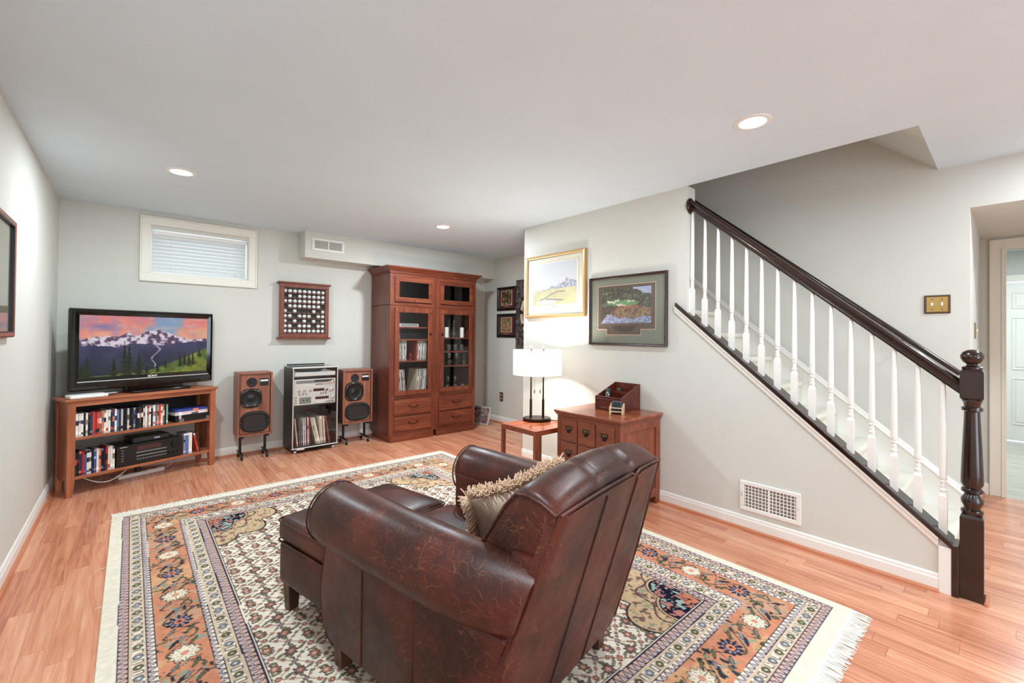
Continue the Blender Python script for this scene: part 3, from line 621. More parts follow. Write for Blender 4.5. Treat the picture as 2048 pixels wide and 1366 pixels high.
# television
def tv_image(nx=300, ny=170):
    X, Yv = np.meshgrid(np.linspace(0, 1, nx), np.linspace(0, 1, ny)); n = fbm(ny, nx, 4, 3, 5); n2 = fbm(ny, nx, 14, 9, 4); st_ = fbm(ny, nx, 6, 21, 3)
    im = np.zeros((ny, nx, 3))
    q = np.clip((Yv*1.9-.10)+(n-.5)*.9, 0, 1)[..., None]
    sky = C(232, 132, 128)*(1-q)+C(244, 180, 140)*q
    blue = np.clip((np.abs(X-.62+.25*(Yv-.2)) < .17)*1.0*(1-np.abs(X-.62+.25*(Yv-.2))/.17)*2.2+(n2-.55)*1.5, 0, 1)[..., None]; sky = sky*(1-blue*.85)+C(120, 168, 206)*blue*.85
    pu = np.exp(-(((X-.16)/.10)**2+((Yv-.19)/.05)**2))[..., None]; sky = sky*(1-pu*.8)+C(92, 104, 168)*pu*.8
    ye = (np.clip((X-.70)*3, 0, 1)*np.clip(1-np.abs(Yv-.27+.20*(X-.85)*-1-.0)/.14, 0, 1))[..., None]; sky = sky*(1-ye*.8)+C(250, 196, 122)*ye*.8
    lv = np.clip((fbm(ny, nx, 7, 55, 4)-.46)*4.5, 0, 1)[..., None]*np.clip(1.1-X*.6, 0, 1)[..., None]; sky = sky*(1-lv*.55)+C(168, 140, 176)*lv*.55
    st2 = np.clip((fbm(ny, nx, 10, 58, 3)-.5+.12*np.sin(Yv*60+X*14))*3, 0, 1)[..., None]; sky = sky*(1-st2*.3)+C(250, 206, 176)*st2*.3
    im[:] = sky
    xs = np.linspace(0, 1, nx)
    ridge = np.interp(xs, [0, .07, .16, .26, .30, .335, .40, .47, .52, .57, .62, .68, .74, .80, .86, .93, 1], [.40, .365, .345, .335, .315, .275, .335, .27, .235, .225, .24, .29, .345, .385, .40, .39, .385])+(vnoise(1, nx, 1, 5)[0] if False else (np.interp(xs, np.linspace(0, 1, 61), np.random.default_rng(2).random(61))-.5)*.028)
    mt = Yv > ridge[None, :]; dep = np.clip((Yv-ridge[None, :])/.22, 0, 1)
    snow = C(226, 216, 228); rock = C(92, 70, 98)
    rk = np.clip((fbm(ny, nx, 18, 31, 4)-.50+dep*.16+.05*np.sin(X*46-Yv*40+6*n))*5.5, 0, 1)[..., None]
    im = np.where(mt[..., None], snow*(1-rk)+rock*rk, im)
    low = np.interp(xs, [0, .1, .25, .4, .5, .6, .7, .8, 1], [.50, .47, .52, .46, .47, .50, .47, .44, .43])
    lm = Yv > low[None, :]+(n2-.5)*.05; dv = np.clip((Yv-low[None, :])/.4, 0, 1)[..., None]
    im = np.where(lm[..., None], C(70, 68, 104)*(1-dv)+C(48, 52, 66)*dv+((st_-.5)*.10)[..., None], im)
    rx = .565+.022*np.sin(Yv*24)-.10*(Yv-.5)+(n2-.5)*.03; rv = (np.abs(X-rx) < .004+.018*np.clip(.66-Yv, 0, 1)*2.5+.006*n2) & (Yv > .48) & (Yv < .88); im = np.where(rv[..., None], C(148, 136, 168), im)
    mead = Yv > np.interp(xs, [0, .35, .5, .62, .75, .88, 1], [1.0, .96, .93, .86, .76, .66, .56])[None, :]
    im = np.where(mead[..., None], C(88, 104, 50)*(.75+.6*n2)[..., None]+C(30, 20, 0)*(st_ > .6)[..., None], im)
    def tree(cx, top, bot, w):
        nonlocal im
        t = np.clip((Yv-top)/(bot-top), 0, 1); m = (Yv > top) & (Yv < bot) & (np.abs(X-cx) < w*t*(.65+.35*np.sin(t*46))+.002)
        im = np.where(m[..., None], (C(30, 36, 26)+C(26, 30, 8)*n2[..., None]*(t[..., None])), im)
    for a in [(.05, .66, 1.02, .045), (.235, .70, 1.02, .04), (.31, .42, 1.02, .042), (.345, .46, 1.02, .045), (.42, .63, 1.02, .05), (.015, .80, 1.0, .03), (.565, .83, .98, .03), (.63, .76, .90, .02), (.755, .66, .90, .025), (.795, .63, .88, .028), (.835, .66, .90, .03), (.87, .64, .88, .028), (.93, .58, .72, .03), (.48, .86, 1.0, .04)]: tree(*a)
    return im
tv = thing('television', 'wide black flat television showing a sunset mountain landscape', 'television', (.117, 5.118, SH+.0005), 21.8)
B().rbox((-.15, -.10, 0), (.30, .10, .022), .008, 2, 2).obj('base', m_gloss, tv, 50)
B().box(-.17, .27, -.028, .035, .020, .060, .006).obj('neck', m_gloss, tv)
B().box(-.528, .528, -.006, .035, .050, .716, .008).obj('back_shell', m_black, tv)
B().box(-.42, .42, .034, .058, .12, .62, .02).obj('back_housing', m_black, tv)
o0, o1, z0, z1 = -.530, .530, .046, .719; i0, i1, j0, j1 = -.476, .474, .155, .664
b = B(); pr = [(0, -.006), (.006, -.028), (.030, -.036), (1, -.026)]
rings = []
for f, yv in ((0, -.004), (.12, -.026), (.5, -.034), (1, -.022)):
    xa = o0+(i0-o0)*f; xb = o1+(i1-o1)*f; za = z0+(j0-.035-z0)*f if f < 1 else j0; zb = z1+(j1-z1)*f
    za = z0+(j0-z0)*f; rings.append([(xa, yv, za), (xb, yv, za), (xb, yv, zb), (xa, yv, zb)])
b.loft(rings, True, False).obj('bezel', m_gloss, tv)
box('silver_strip', m_silver, i0-.012, i1+.010, -.0345, -.026, j0-.037, j0-.031, tv)
color_grid('screen', i1-i0, j1-j0, tv_image(), m_screen, tv, 'xz', ((i0+i1)/2, -.0225, (j0+j1)/2))
cu = bpy.data.curves.new('logo_text', 'FONT'); cu.body = 'SONY'; cu.size = .022; cu.align_x = 'CENTER'; cu.extrude = .0006; cu.offset = .0006
to = bpy.data.objects.new('logo_text', cu); COL.objects.link(to); bpy.context.view_layer.update(); me = bpy.data.meshes.new_from_object(to.evaluated_get(bpy.context.evaluated_depsgraph_get())); bpy.data.objects.remove(to)
lg = bpy.data.objects.new('maker_lettering', me); COL.objects.link(lg); lg.parent = tv; lg.location = (.02, -.0335, j0-.0245); lg.rotation_euler = (R(90), 0, 0); lg.scale = (1.25, 1, 1); me.materials.clear(); me.materials.append(m_white)
# ================================================================== golf ball case
gx, gw, gh, gz = 1.498, .545, .645, 1.226
gb = thing('ball_display_case', 'glazed walnut wall case with rows of golf balls', 'display case', (gx, YB, gz))
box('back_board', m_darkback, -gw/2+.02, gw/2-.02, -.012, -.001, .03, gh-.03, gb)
frame_ring(B(), -gw/2+.016, gw/2-.016, .022, gh-.022, .012, -.062, -.0005, .001).obj('case_box', m_ballbox, gb)
frame_ring(B(), -gw/2+.010, gw/2-.010, .020, gh-.020, .042, -.074, -.0625, .003).obj('door_frame', m_ballbox, gb)
B().box(-gw/2-.012, gw/2+.012, -.085, -.0005, gh-.021, gh, .005).obj('cornice', m_ballbox, gb); B().box(-gw/2-.012, gw/2+.012, -.085, -.0005, 0, .020, .005).obj('base_ledge', m_ballbox, gb)
box('pane', m_pane, -gw/2+.05, gw/2-.05, -.070, -.068, .060, gh-.060, gb); B().cyl((gw/2-.028, -.086, .30), .006, .012, 10, 'y').obj('door_knob', m_brass, gb)
rows = ['111111111', '010111111', '111111111', '011111110', '101000101', '110111011', '101010101', '110111011', '111111111']
z0 = .072; dz = (gh-.135)/9; ball = None
for r_, row in enumerate(rows):
    z = z0+dz*(8-r_)
    B().box(-gw/2+.029, gw/2-.029, -.060, -.0125, z-.006, z-.001).obj('shelf', m_ballbox, gb)
    for c_, ch in enumerate(row):
        x = -.205+.0512*c_
        lb = 'white golf ball, %s along the %s row down in the wall case' % (ordw(c_+1), ordw(r_+1))
        if ch == '1':
            if ball is None:
                ball = B().lathe([(.0213*math.sin(math.pi*k/10), .0213*(1-math.cos(math.pi*k/10))) for k in range(11)], 14).obj('golf_ball', m_ball, None, 80); o = ball
            else: o = ball.copy(); COL.objects.link(o)
            o.location = (gx+x, YB-.036, gz+z-.0005); tag(o, lb, 'golf ball', 'golf balls in the wall display case')
        elif r_ in (1, 4, 6) : B().lathe([(.004, 0), (.0015, .004), (.0015, .010), (.005, .014)], 8, (x, -.036, z-.001)).obj('peg', m_maple, gb)
# ================================================================== hi-fi rack
hf = thing('hifi_rack', 'tall black hi-fi rack with silver trim and glass door', 'hi-fi rack', (1.54, 5.05, 0), 1)
hw, hd = .240, .325
for x in (-hw, hw-.018): box('side_panel', m_charcoal, x, x+.018, .004, hd, .050, .915, hf, .001)
box('back_panel', m_darkback, -hw+.018, hw-.018, hd-.008, hd-.001, .06, .91, hf)
for z, nm in ((.052, 'bottom_shelf'), (.500, 'deck_shelf'), (.808, 'turntable_shelf')): box(nm, m_charcoal, -hw+.0185, hw-.0185, .014, hd-.009, z, z+.014, hf)
box('base', m_black, -hw, hw, .0, hd, .034, .0515, hf, .002)
B().box(-hw-.004, hw+.004, -.010, hd, .916, .926, .002).obj('glass_lid', pane_mat('lid_glass', (.8, .82, .82), 1.7), hf); B().box(-hw-.005, hw+.005, -.016, -.0095, .912, .930, .002).obj('lid_trim', m_silver, hf)
B().box(-hw+.02, hw-.05, hd-.03, hd-.018, .930, .944, .003).obj('lid_handle', m_black, hf)
box('door_pane', m_pane, -hw+.008, hw-.008, -.006, -.002, .068, .905, hf)
for x in (-hw+.002, hw-.012): box('door_trim', m_silver, x, x+.010, -.010, -.0005, .060, .911, hf, .002)
B().box(-hw-.004, hw+.004, -.014, .0, .050, .0595, .002).obj('bottom_trim', m_silver, hf); B().box(-hw+.045, -hw+.125, -.018, -.0141, .036, .060, .002).obj('door_catch', m_silver, hf)
def caster(par, x, y, mat=m_black, r=.02):
    c = B().lathe([(r*.7, -.012), (r, -.009), (r, .009), (r*.7, .012)], 16, (x, y, r), 'x').obj('caster', mat, par, 40); B().box(x-.005, x+.005, y-.006, y+.006, r, r+.018).obj('fork', m_silver, c); B().cyl((x+.0121, y, r), r*.45, .002, 10, 'x').obj('hub_cap', m_chrome, c)
for x in (-hw+.04, hw-.04):
    for y in (.025, hd-.04): caster(hf, x, y, m_white if y < .1 else m_black, .016)
def unit(name, label, z, h, build):
    t = thing(name, label, 'hi-fi component', (1.54, 5.066, z), 1, 'silver hi-fi components in the rack'); w = hw-.020
    B().box(-w, w, .006, .27, .002, h-.002, .002).obj('case', m_silver, t); B().box(-w, w, 0, .0062, 0, h, .0015).obj('faceplate', m_silver, t); build(t, w, h)
def knob(t, x, z, r, d=.014): B().lathe([(r, 0), (r, -d), (r*.85, -d-.002), (0, -d-.002)], 18, (x, 0, z), 'y', False).obj('knob', m_chrome, t, 40)
def f_deck(t, w, h):
    B().box(-w+.055, -w+.175, -.004, 0, .014, h-.010, .002).obj('cassette_door', m_grille, t)
    for x in (-w+.092, -w+.138): B().cyl((x, -.006, h*.55), .008, .002, 12, 'y').obj('spool', m_black, t)
    box('meter', m_display, .0, w-.075, -.002, 0, h*.56, h*.86, t); knob(t, w-.035, h*.66, .018)
    for k in range(6): box('key', m_white, .0+.015*k, .010+.015*k, -.006, 0, .012, .034, t)
    for k in range(5): box('button', m_blackm, w-.10+.018*k, w-.09+.018*k, -.004, 0, .014, .022, t)
    for z in (.022, .05, .075): box('switch', m_blackm, -w+.016, -w+.026, -.006, 0, z, z+.010, t)
def f_amp(t, w, h):
    for x, r in ((-w+.05, .013), (-w+.105, .013), (-w+.165, .013), (w-.10, .013), (w-.045, .020)): knob(t, x, h*.62, r)
    box('power_meter', m_display, -.022, w-.125, -.002, 0, h*.50, h*.82, t)
    for x in (-w+.055, -w+.09, -w+.125, .06, .085, .115): box('lever', m_blackm, x-.003, x+.003, -.010, 0, .016, .030, t)
def f_tuner(t, w, h):
    box('dial_glass', m_grille, -w+.022, w-.07, -.002, 0, h*.50, h*.84, t); box('dial_scale', m_black, -.01, w-.022, -.0025, -.0005, h*.66, h*.86, t); knob(t, w-.038, h*.58, .018)
    box('indicator', m_grille, -.0, .085, -.002, 0, h*.24, h*.38, t)
    for k in range(4): box('button', plain('amber_key', (206, 140, 100), .4), .10+.016*k, .11+.016*k, -.004, 0, h*.24, h*.38, t)
unit('cassette_deck', 'silver cassette deck, lowest unit above the records in rack', .5145, .092, f_deck)
unit('stereo_amplifier', 'silver amplifier with round knobs between tuner and cassette deck', .6075, .094, f_amp)
unit('radio_tuner', 'silver tuner with long dial, top unit of the rack stack', .7025, .090, f_tuner)
tt = thing('turntable', 'silver turntable under the glass lid of the hi-fi rack', 'turntable', (1.54, 5.066, .8225), 1)
B().box(-hw+.022, hw-.022, 0, .285, .0, .048, .004).obj('plinth', m_silver, tt); B().cyl((-.03, .15, .0485), .135, .010, 36).obj('platter', m_blackm, tt, 40); B().cyl((-.03, .15, .0587), .13, .002, 36).obj('mat', m_rubber, tt, 40)
B().tube([(.16, .23, .066), (.15, .12, .066), (.09, .06, .064)], .004, 8).obj('tonearm', m_chrome, tt); B().cyl((.16, .23, .0485), .016, .02, 14).obj('tonearm_pivot', m_chrome, tt)
box('shelf_bar', m_black, -hw+.022, hw-.022, .0, .008, -.012, -.001, tt)
# records
RP = [(150, 50, 60), (206, 192, 170), (60, 58, 64), (120, 116, 112), (214, 208, 198), (96, 90, 88), (232, 228, 222), (70, 84, 110), (128, 100, 86), (190, 176, 156), (110, 42, 52), (84, 86, 74)]
def record(x, y, z, w, tilt, c, label, group):
    return media_case('record_sleeve', w, .305, .26, c, (tuple(min(255, int(v*1.2)+10) for v in c), c), label, 'record', group, (x, y, z), 1, tilt)
x = 1.540-.215; cnt = 0
for off, tl, seq in ((.036, -6, (0, 4)), (.012, -1.5, (5, 2, 3, 2, 6, 7, 6, 10, 2, 6, 0, 2)), (.058, -13, (1, 9, 1, 4, 6)), (-.002, -4, (1, 9, 4, 8, 1, 4)), (.030, -9, (10, 0))):
    x += off
    for ci in seq:
        cnt += 1; record(x, 5.085, .0668, .0085, tl, RP[ci], 'record sleeve, %s from left behind the hi-fi rack glass' % ordw(cnt), 'records in the hi-fi rack'); x += .0096
# ================================================================== loudspeakers
def speaker(label, x0, x1, y0, y1, z0, z1, stlabel):
    w = x1-x0; h = z1-z0; d = y1-y0
    t = thing('loudspeaker', label, 'loudspeaker', ((x0+x1)/2, y0, z0), 0, 'pair of walnut loudspeakers')
    b = B(); th = .018; b.box(-w/2, -w/2+th, 0, d, 0, h, .001); b.box(w/2-th, w/2, 0, d, 0, h, .001); b.box(-w/2+th, w/2-th, 0, d, 0, th, .001); b.box(-w/2+th, w/2-th, 0, d, h-th, h, .001); b.box(-w/2+th, w/2-th, d-.012, d, th, h-th)
    b.obj('cabinet', m_walnut, t)
    box('baffle', m_walnut, -w/2+th+.006, w/2-th-.006, .014, .026, th+.006, h-th-.006, t)
    b = B(); b.box(-w/2+th, w/2-th, .020, .03, th, h-th); b.obj('baffle_gap', m_black, t)
    y = .014
    B().lathe([(.048, 0), (.048, -.005), (.040, -.006), (.022, -.003), (.014, -.001), (.010, -.005), (0, -.008)], 28, (-w*.10, y, h*.845), 'y', False).obj('tweeter', m_rubber, t, 40)
    bd = B().box(w*.13, w*.38, y-.003, y, h*.785, h*.905, .001).obj('badge', m_black, t); box('badge_label', m_white, w*.145, w*.365, y-.0036, y-.003, h*.855, h*.880, bd); B().cyl((w*.255, y-.006, h*.818), .012, .004, 14, 'y').obj('level_knob', m_blackm, bd)
    # woofer: octagonal-ish plate, surround, cone, dust cap
    def plate_ring(rx, rz, n=32, p=3.2): return [(rx*math.copysign(abs(math.cos(a))**(2/p), math.cos(a)), rz*math.copysign(abs(math.sin(a))**(2/p), math.sin(a))) for a in [2*math.pi*k/n for k in range(n)]]
    cx, cz = -w*.12, h*.592; r = w*.315
    wo = B().loft([[(cx+u, yy, cz+v) for u, v in plate_ring(r*k, r*k)] for yy, k in ((y, 1), (y-.006, .99), (y-.006, .90))], True, False).obj('woofer_plate', m_black, t, 40)
    B().lathe([(r*.95, -.0062), (r*.92, -.009), (r*.84, -.011), (r*.78, -.006), (r*.74, -.0045), (r*.34, -.0008), (r*.30, -.002), (r*.15, -.006), (0, -.008)], 32, (cx, y, cz), 'y', False).obj('woofer_cone', m_cone, wo, 40)
    for a in (45, 135, 225, 315): B().cyl((cx+r*1.0*math.cos(R(a)), y-.008, cz+r*1.0*math.sin(R(a))), .004, .003, 8, 'y').obj('bolt', m_chrome, wo)
    cx, cz = 0, h*.215; rx, rz = w*.425, h*.168
    def stad(kx, kz, p): return plate_ring(rx*kx, rz*kz, 40, p)
    pa = B().loft([[(cx+u, yy, cz+v) for u, v in stad(k, k, p)] for yy, k, p in ((y, 1, 2.7), (y-.006, .99, 2.7), (y-.006, .9, 2.7))], True, False).obj('passive_plate', m_black, t, 40)
    B().loft([[(cx+u, y+dy, cz+v) for u, v in stad(k, k2, 3.4)] for dy, k, k2 in ((-.006, .90, .88), (-.013, .84, .80), (-.010, .77, .72), (-.004, .74, .68))], True, False).obj('passive_surround', m_rubber, pa, 40)
    B().loft([[(cx+u, y-.004, cz+v) for u, v in stad(.745, .685, 3.4)], [(cx+u, y-.003, cz+v) for u, v in stad(.3, .2, 3.4)]], True, True).obj('passive_diaphragm', plain('diaphragm', (34, 28, 28), .6), pa)
    for x in (-w*.41, w*.41): B().cyl((cx+x, y-.0075, cz), .0035, .002, 8, 'y').obj('bolt', m_chrome, pa)
    s = thing('speaker_stand', stlabel, 'speaker stand', ((x0+x1)/2, y0, 0), 0, 'low speaker stands on casters')
    for sx in (-w*.36, w*.36):
        box('top_arm', m_blackm, sx-.014, sx+.014, -.008, d-.01, z0-.020, z0-.001, s, .002); box('post', m_blackm, sx-.011, sx+.011, d*.42, d*.42+.022, .060, z0-.020, s, .001)
        box('foot_bar', m_blackm, sx-.012, sx+.012, -.012, d-.02, .050, .066, s, .002)
        for y in (.005, d-.045): caster(s, sx, y, m_black, .020)
speaker('walnut loudspeaker left of the hi-fi rack', .812, 1.128, 5.118, 5.360, .240, .885, 'black caster stand under the speaker left of the hi-fi rack')
speaker('walnut loudspeaker between the hi-fi rack and tall cabinet', 1.852, 2.206, 5.085, 5.345, .240, .870, 'black caster stand under the speaker beside the tall cabinet')
# ================================================================== tall display cabinets
CY0, CD, CZ = 4.850, .53, 2.02
def tall_unit(label, x0, x1, knob_side):
    w = x1-x0; t = thing('display_cabinet', label, 'cabinet', ((x0+x1)/2, CY0, 0), 0, 'pair of tall cherry display cabinets'); a = w/2; sw = .062
    for s, m in ((-1, m_armside), (1, m_armside)): box('side_panel', m, min(s*a, s*(a-.02)), max(s*a, s*(a-.02)), .022, CD, .085, CZ, t)
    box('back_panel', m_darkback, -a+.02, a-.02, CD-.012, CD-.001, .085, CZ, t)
    for s in (-1, 1):
        x = s*(a-sw/2); st = B().box(x-sw/2, x+sw/2, 0, .0215, .085, CZ, .002).obj('stile', m_armz, t)
        for k in (-1, 0, 1): B().box(x+k*.014-.003, x+k*.014+.003, -.004, 0, .56, 1.60, .001).obj('reed', m_armz, st)
    for z0, z1 in ((.085, .118), (.300, .312), (.508, .548), (1.618, 1.680), (1.985, CZ)): box('rail', m_arm, -a+sw, a-sw, .001, .0215, z0, z1, t)
    B().box(-a+.02, a-.02, -.012, CD-.02, .0, .075, .003).box(-a+.008, a-.008, -.006, .02, .075, .086, .004).obj('plinth', m_arm, t)
    B().box(-a, a, -.006, CD, 1.640, 1.650, .002).obj('waist_moulding', m_arm, t)
    dx = a-sw+.004
    def framed(nm, z0, z1, fw, glass):
        d = frame_ring(B(), -dx, dx, z0, z1, fw, -.018, 0, .004).obj(nm, m_armz if nm == 'glass_door' else m_arm, t)
        frame_ring(B(), -dx+fw-.008, dx-fw+.008, z0+fw-.008, z1-fw+.008, .008, -.014, -.002, .003).obj('bead', m_armz, d)
        B().box(-dx+fw-.002, dx-fw+.002, -.008, -.005, z0+fw-.002, z1-fw+.002).obj('pane', glass, d); return d
    d1_ = framed('flap_door', 1.684, 1.986, .056, m_dpane); B().tube([(-.012, -.019, 1.716), (-.008, -.026, 1.706), (.008, -.026, 1.706), (.012, -.019, 1.716)], .0028, 6).obj('drop_pull', m_bronze, d1_)
    d2_ = framed('glass_door', .552, 1.616, .060, m_pane)
    kx = knob_side*(dx-.026); B().lathe([(.011, -.019), (.011, -.022), (.004, -.023), (.004, -.019)], 14, (kx, 0, 1.30), 'y').obj('pull_plate', m_bronze, d2_); B().tube([(kx+.012*math.cos(k*math.pi/6), -.026, 1.296+.012*math.sin(k*math.pi/6)) for k in range(12)], .0028, 6, True).obj('ring_pull', m_bronze, d2_)
    for z0, z1 in ((.122, .296), (.316, .504)):
        dr = B().box(-dx, dx, -.018, .3, z0, z1, .006).obj('drawer', m_arm, t); zc_ = (z0+z1)/2
        B().tube([(.055*math.cos(math.pi*k/8)*-1, -.022-.012*math.sin(math.pi*k/8), zc_+.012-.022*math.sin(math.pi*k/8)) for k in range(9)], .004, 7).obj('bail_handle', m_bronze, dr)
        for s in (-1, 1): B().cyl((s*.055, -.024, zc_+.012), .010, .006, 12, 'y').obj('handle_rosette', m_bronze, dr)
    for z in (.555, .97, 1.235, 1.385) if knob_side > 0 else (.555, .885, 1.075, 1.255): box('shelf', m_arm, -a+.021, a-.021, .03, CD-.013, z-.016, z, t)
    box('flap_shelf', m_darkback, -a+.021, a-.021, .022, CD-.013, 1.64, 1.665, t)
    return t
tall_unit('left tall cherry cabinet with records behind its glass door', 2.305, 2.930, 1)
tall_unit('right tall cherry cabinet with glassware behind its glass door', 2.932, 3.562, -1)
cr = thing('cabinet_cornice', 'moulded dentil cornice across the top of both tall cabinets', 'cornice', (2.9335, CY0, CZ))
def cornice(pr, nm, m):
    r = []
    for u, z in pr: r.append([(-.6285-u, CD, z), (-.6285-u, -u, z), (.6285+u, -u, z), (.6285+u, CD, z)])
    B().loft(r).obj(nm, m, cr)
cornice([(.0, .0005), (.006, .002), (.006, .030), (.010, .032), (.028, .050), (.030, .054), (.036, .058), (.056, .074), (.060, .076), (.060, .088)], 'moulding', m_arm)
b = B()
for k in range(78): x = -.628+1.256*k/77; b.box(x-.005, x+.005, -.010, -.006, .010, .024)
for k in range(24): y = CD*k/24; b.box(-.639, -.6345, y, y+.010, .010, .024)
b.obj('dentil_row', m_arm, cr, kind='stuff')
# contents
def dev(name, label, x, y, z, w, d, h, mat, front):
    t = thing(name, label, 'player', (x, y, z)); B().box(-w/2, w/2, 0, d, 0.002, h, .003).obj('case', mat, t); B().box(-w*.42, w*.42, -.002, 0, h*.3, h*.75, .0005).obj('front_strip', front, t); B().cyl((w*.4, -.005, h*.5), h*.18, .004, 10, 'y').obj('button', m_chrome, t)
dev('disc_player', 'slim silver player on top shelf of the left glazed cabinet', 2.62, CY0+.12, 1.3855, .27, .2, .045, m_silver, m_grille)
dev('tape_player', 'black player on the second shelf of left glazed cabinet', 2.66, CY0+.12, 1.2355, .36, .25, .075, m_black, m_blackm)
dev('small_tuner', 'small grey box left end of second cabinet shelf', 2.43, CY0+.075, 1.2355, .085, .03, .050, m_silver, m_grille)
LPC = [(196, 190, 182), (120, 120, 120), (220, 214, 204), (92, 96, 108), (168, 150, 132), (214, 200, 176), (70, 66, 70), (182, 180, 176), (206, 206, 204), (134, 118, 104), (228, 224, 214), (110, 106, 104)]
for sh, z, nm in ((0, .9705, 'upper'), (1, .5555, 'lower')):
    i = 0
    for x0, n, tl in ((2.395, 21, 0 if sh == 0 else -5), (2.690, 19, 2 if sh == 0 else 6)):
        for k in range(n):
            i += 1; c = random.choice(LPC) if not (sh == 0 and x0 > 2.5 and k < 2) else (150, 60, 56)
            media_case('record_sleeve', .0065, .252 if sh == 0 else .305, .25, c, (random.choice(LPC), random.choice(LPC)), 'record sleeve, %s from left on the %s record shelf of glazed cabinet' % (ordw(i), nm), 'record', 'records in the left display cabinet', (x0+k*.0078, CY0+.06, z), 0, tl)
ro_ = thing('red_ornament', 'small red ornament between the records in glazed cabinet', 'ornament', (2.625, CY0+.09, .9705)); B().lathe([(.018, 0), (.020, .01), (.010, .03), (.018, .055), (.012, .075), (.004, .09)], 14).obj('body', plain('red_glass', (120, 26, 28), .2), ro_, 40)
GZ = lambda p, nm, lb, x, y, z: tag(B().lathe(p, 16, caps=True).obj(nm, m_glass, None, 40, (x, y, z)), lb, 'glass', 'glassware in the right display cabinet')
tumb = [(.030, 0), (.034, .004), (.038, .085), (.036, .085), (.032, .008), (.001, .008)]; gob = [(.030, 0), (.030, .004), (.005, .008), (.005, .07), (.03, .095), (.036, .13), (.032, .165), (.030, .165), (.034, .13), (.028, .098), (.001, .078)]; bowl = [(.03, 0), (.055, .02), (.07, .06), (.067, .06), (.05, .022), (.001, .012)]; dec = [(.045, 0), (.05, .01), (.05, .10), (.018, .15), (.018, .18), (.024, .185), (.016, .20), (.022, .235), (.001, .24)]
for k, x in enumerate((3.135, 3.245)):
    t_ = thing('pillar_candle', ('taller white pillar candle left of the decanter' if k == 0 else 'white pillar candle right of the decanter')+' on top glass-cabinet shelf', 'candle', (3.16+.245*k, CY0+.10, 1.2555), 0, 'white pillar candles'); B().lathe([(.028, 0), (.028, .135), (.022, .138), (.001, .132)], 20).obj('wax', m_candle, t_, 40); B().cyl((0, 0, .132), .0015, .018, 6).obj('wick', m_black, t_)
GZ(dec, 'decanter', 'glass decanter between the two white candles', 3.29, CY0+.13, 1.2555); GZ([(.02, 0), (.02, .16), (.008, .20), (.008, .25), (.001, .25)], 'glass_bottle', 'slim glass bottle beside the left white candle', 3.225, CY0+.14, 1.2555); GZ([(.025, 0), (.006, .01), (.006, .17), (.02, .18), (.02, .25), (.001, .2)], 'glass_candlestick', 'tall glass candlestick at far left of top shelf in glass cabinet', 3.075, CY0+.12, 1.2555)
for k in range(8): GZ(tumb, 'tumbler', 'clear tumbler, %s from left on second shelf of glassware cabinet' % ordw(k+1), 3.07+.052*(k % 8), CY0+.08+.05*(k % 2), 1.0755)
for k in range(7): GZ(gob if k % 3 else [(r_, z_*.66) for r_, z_ in dec], 'goblet' if k % 3 else 'decanter', 'clear %s, %s from left on third shelf of glassware cabinet' % ('stemmed goblet' if k % 3 else 'decanter', ordw(k+1)), 3.075+.06*k, CY0+.09+.06*(k % 2), .8855)
for k in range(7): GZ(gob if k % 2 else bowl, 'goblet' if k % 2 else 'glass_bowl', 'clear %s, %s from left on bottom shelf of glassware cabinet' % ('stemmed glass' if k % 2 else 'glass bowl', ordw(k+1)), 3.09+.058*k, CY0+.12+.10*(k % 2), .5555)
# ================================================================== pictures
def framed_pic(name, label, loc, rz, w, h, fw, mat, depth=.025, inner=None, layers=()):
    t = thing(name, label, 'picture', loc, rz); b = B(); rings = []
    for f, y in ((0, -.001), (0, -depth*.8), (.25, -depth), (.75, -depth*.92), (1, -depth*.55)):
        i = fw*f; rings.append([(-w/2+i, y, i), (w/2-i, y, i), (w/2-i, y, h-i), (-w/2+i, y, h-i)])
    b.loft(rings, True, False).obj('frame', mat, t)
    if inner: frame_ring(B(), -w/2+fw*.78, w/2-fw*.78, fw*.78, h-fw*.78, fw*.25, -depth*.9, -depth*.5, .001).obj('inner_lip', inner, t)
    box('backing', m_brown_mat, -w/2+.004, w/2-.004, -.004, -.001, .004, h-.004, t)
    for nm, m, x0, x1, z0, z1, y in layers: box(nm, m, x0, x1, y-.001, y, z0, z1, t)
    box('glazing', m_pane, -w/2+fw, w/2-fw, -depth*.54, -depth*.50, fw, h-fw, t); return t
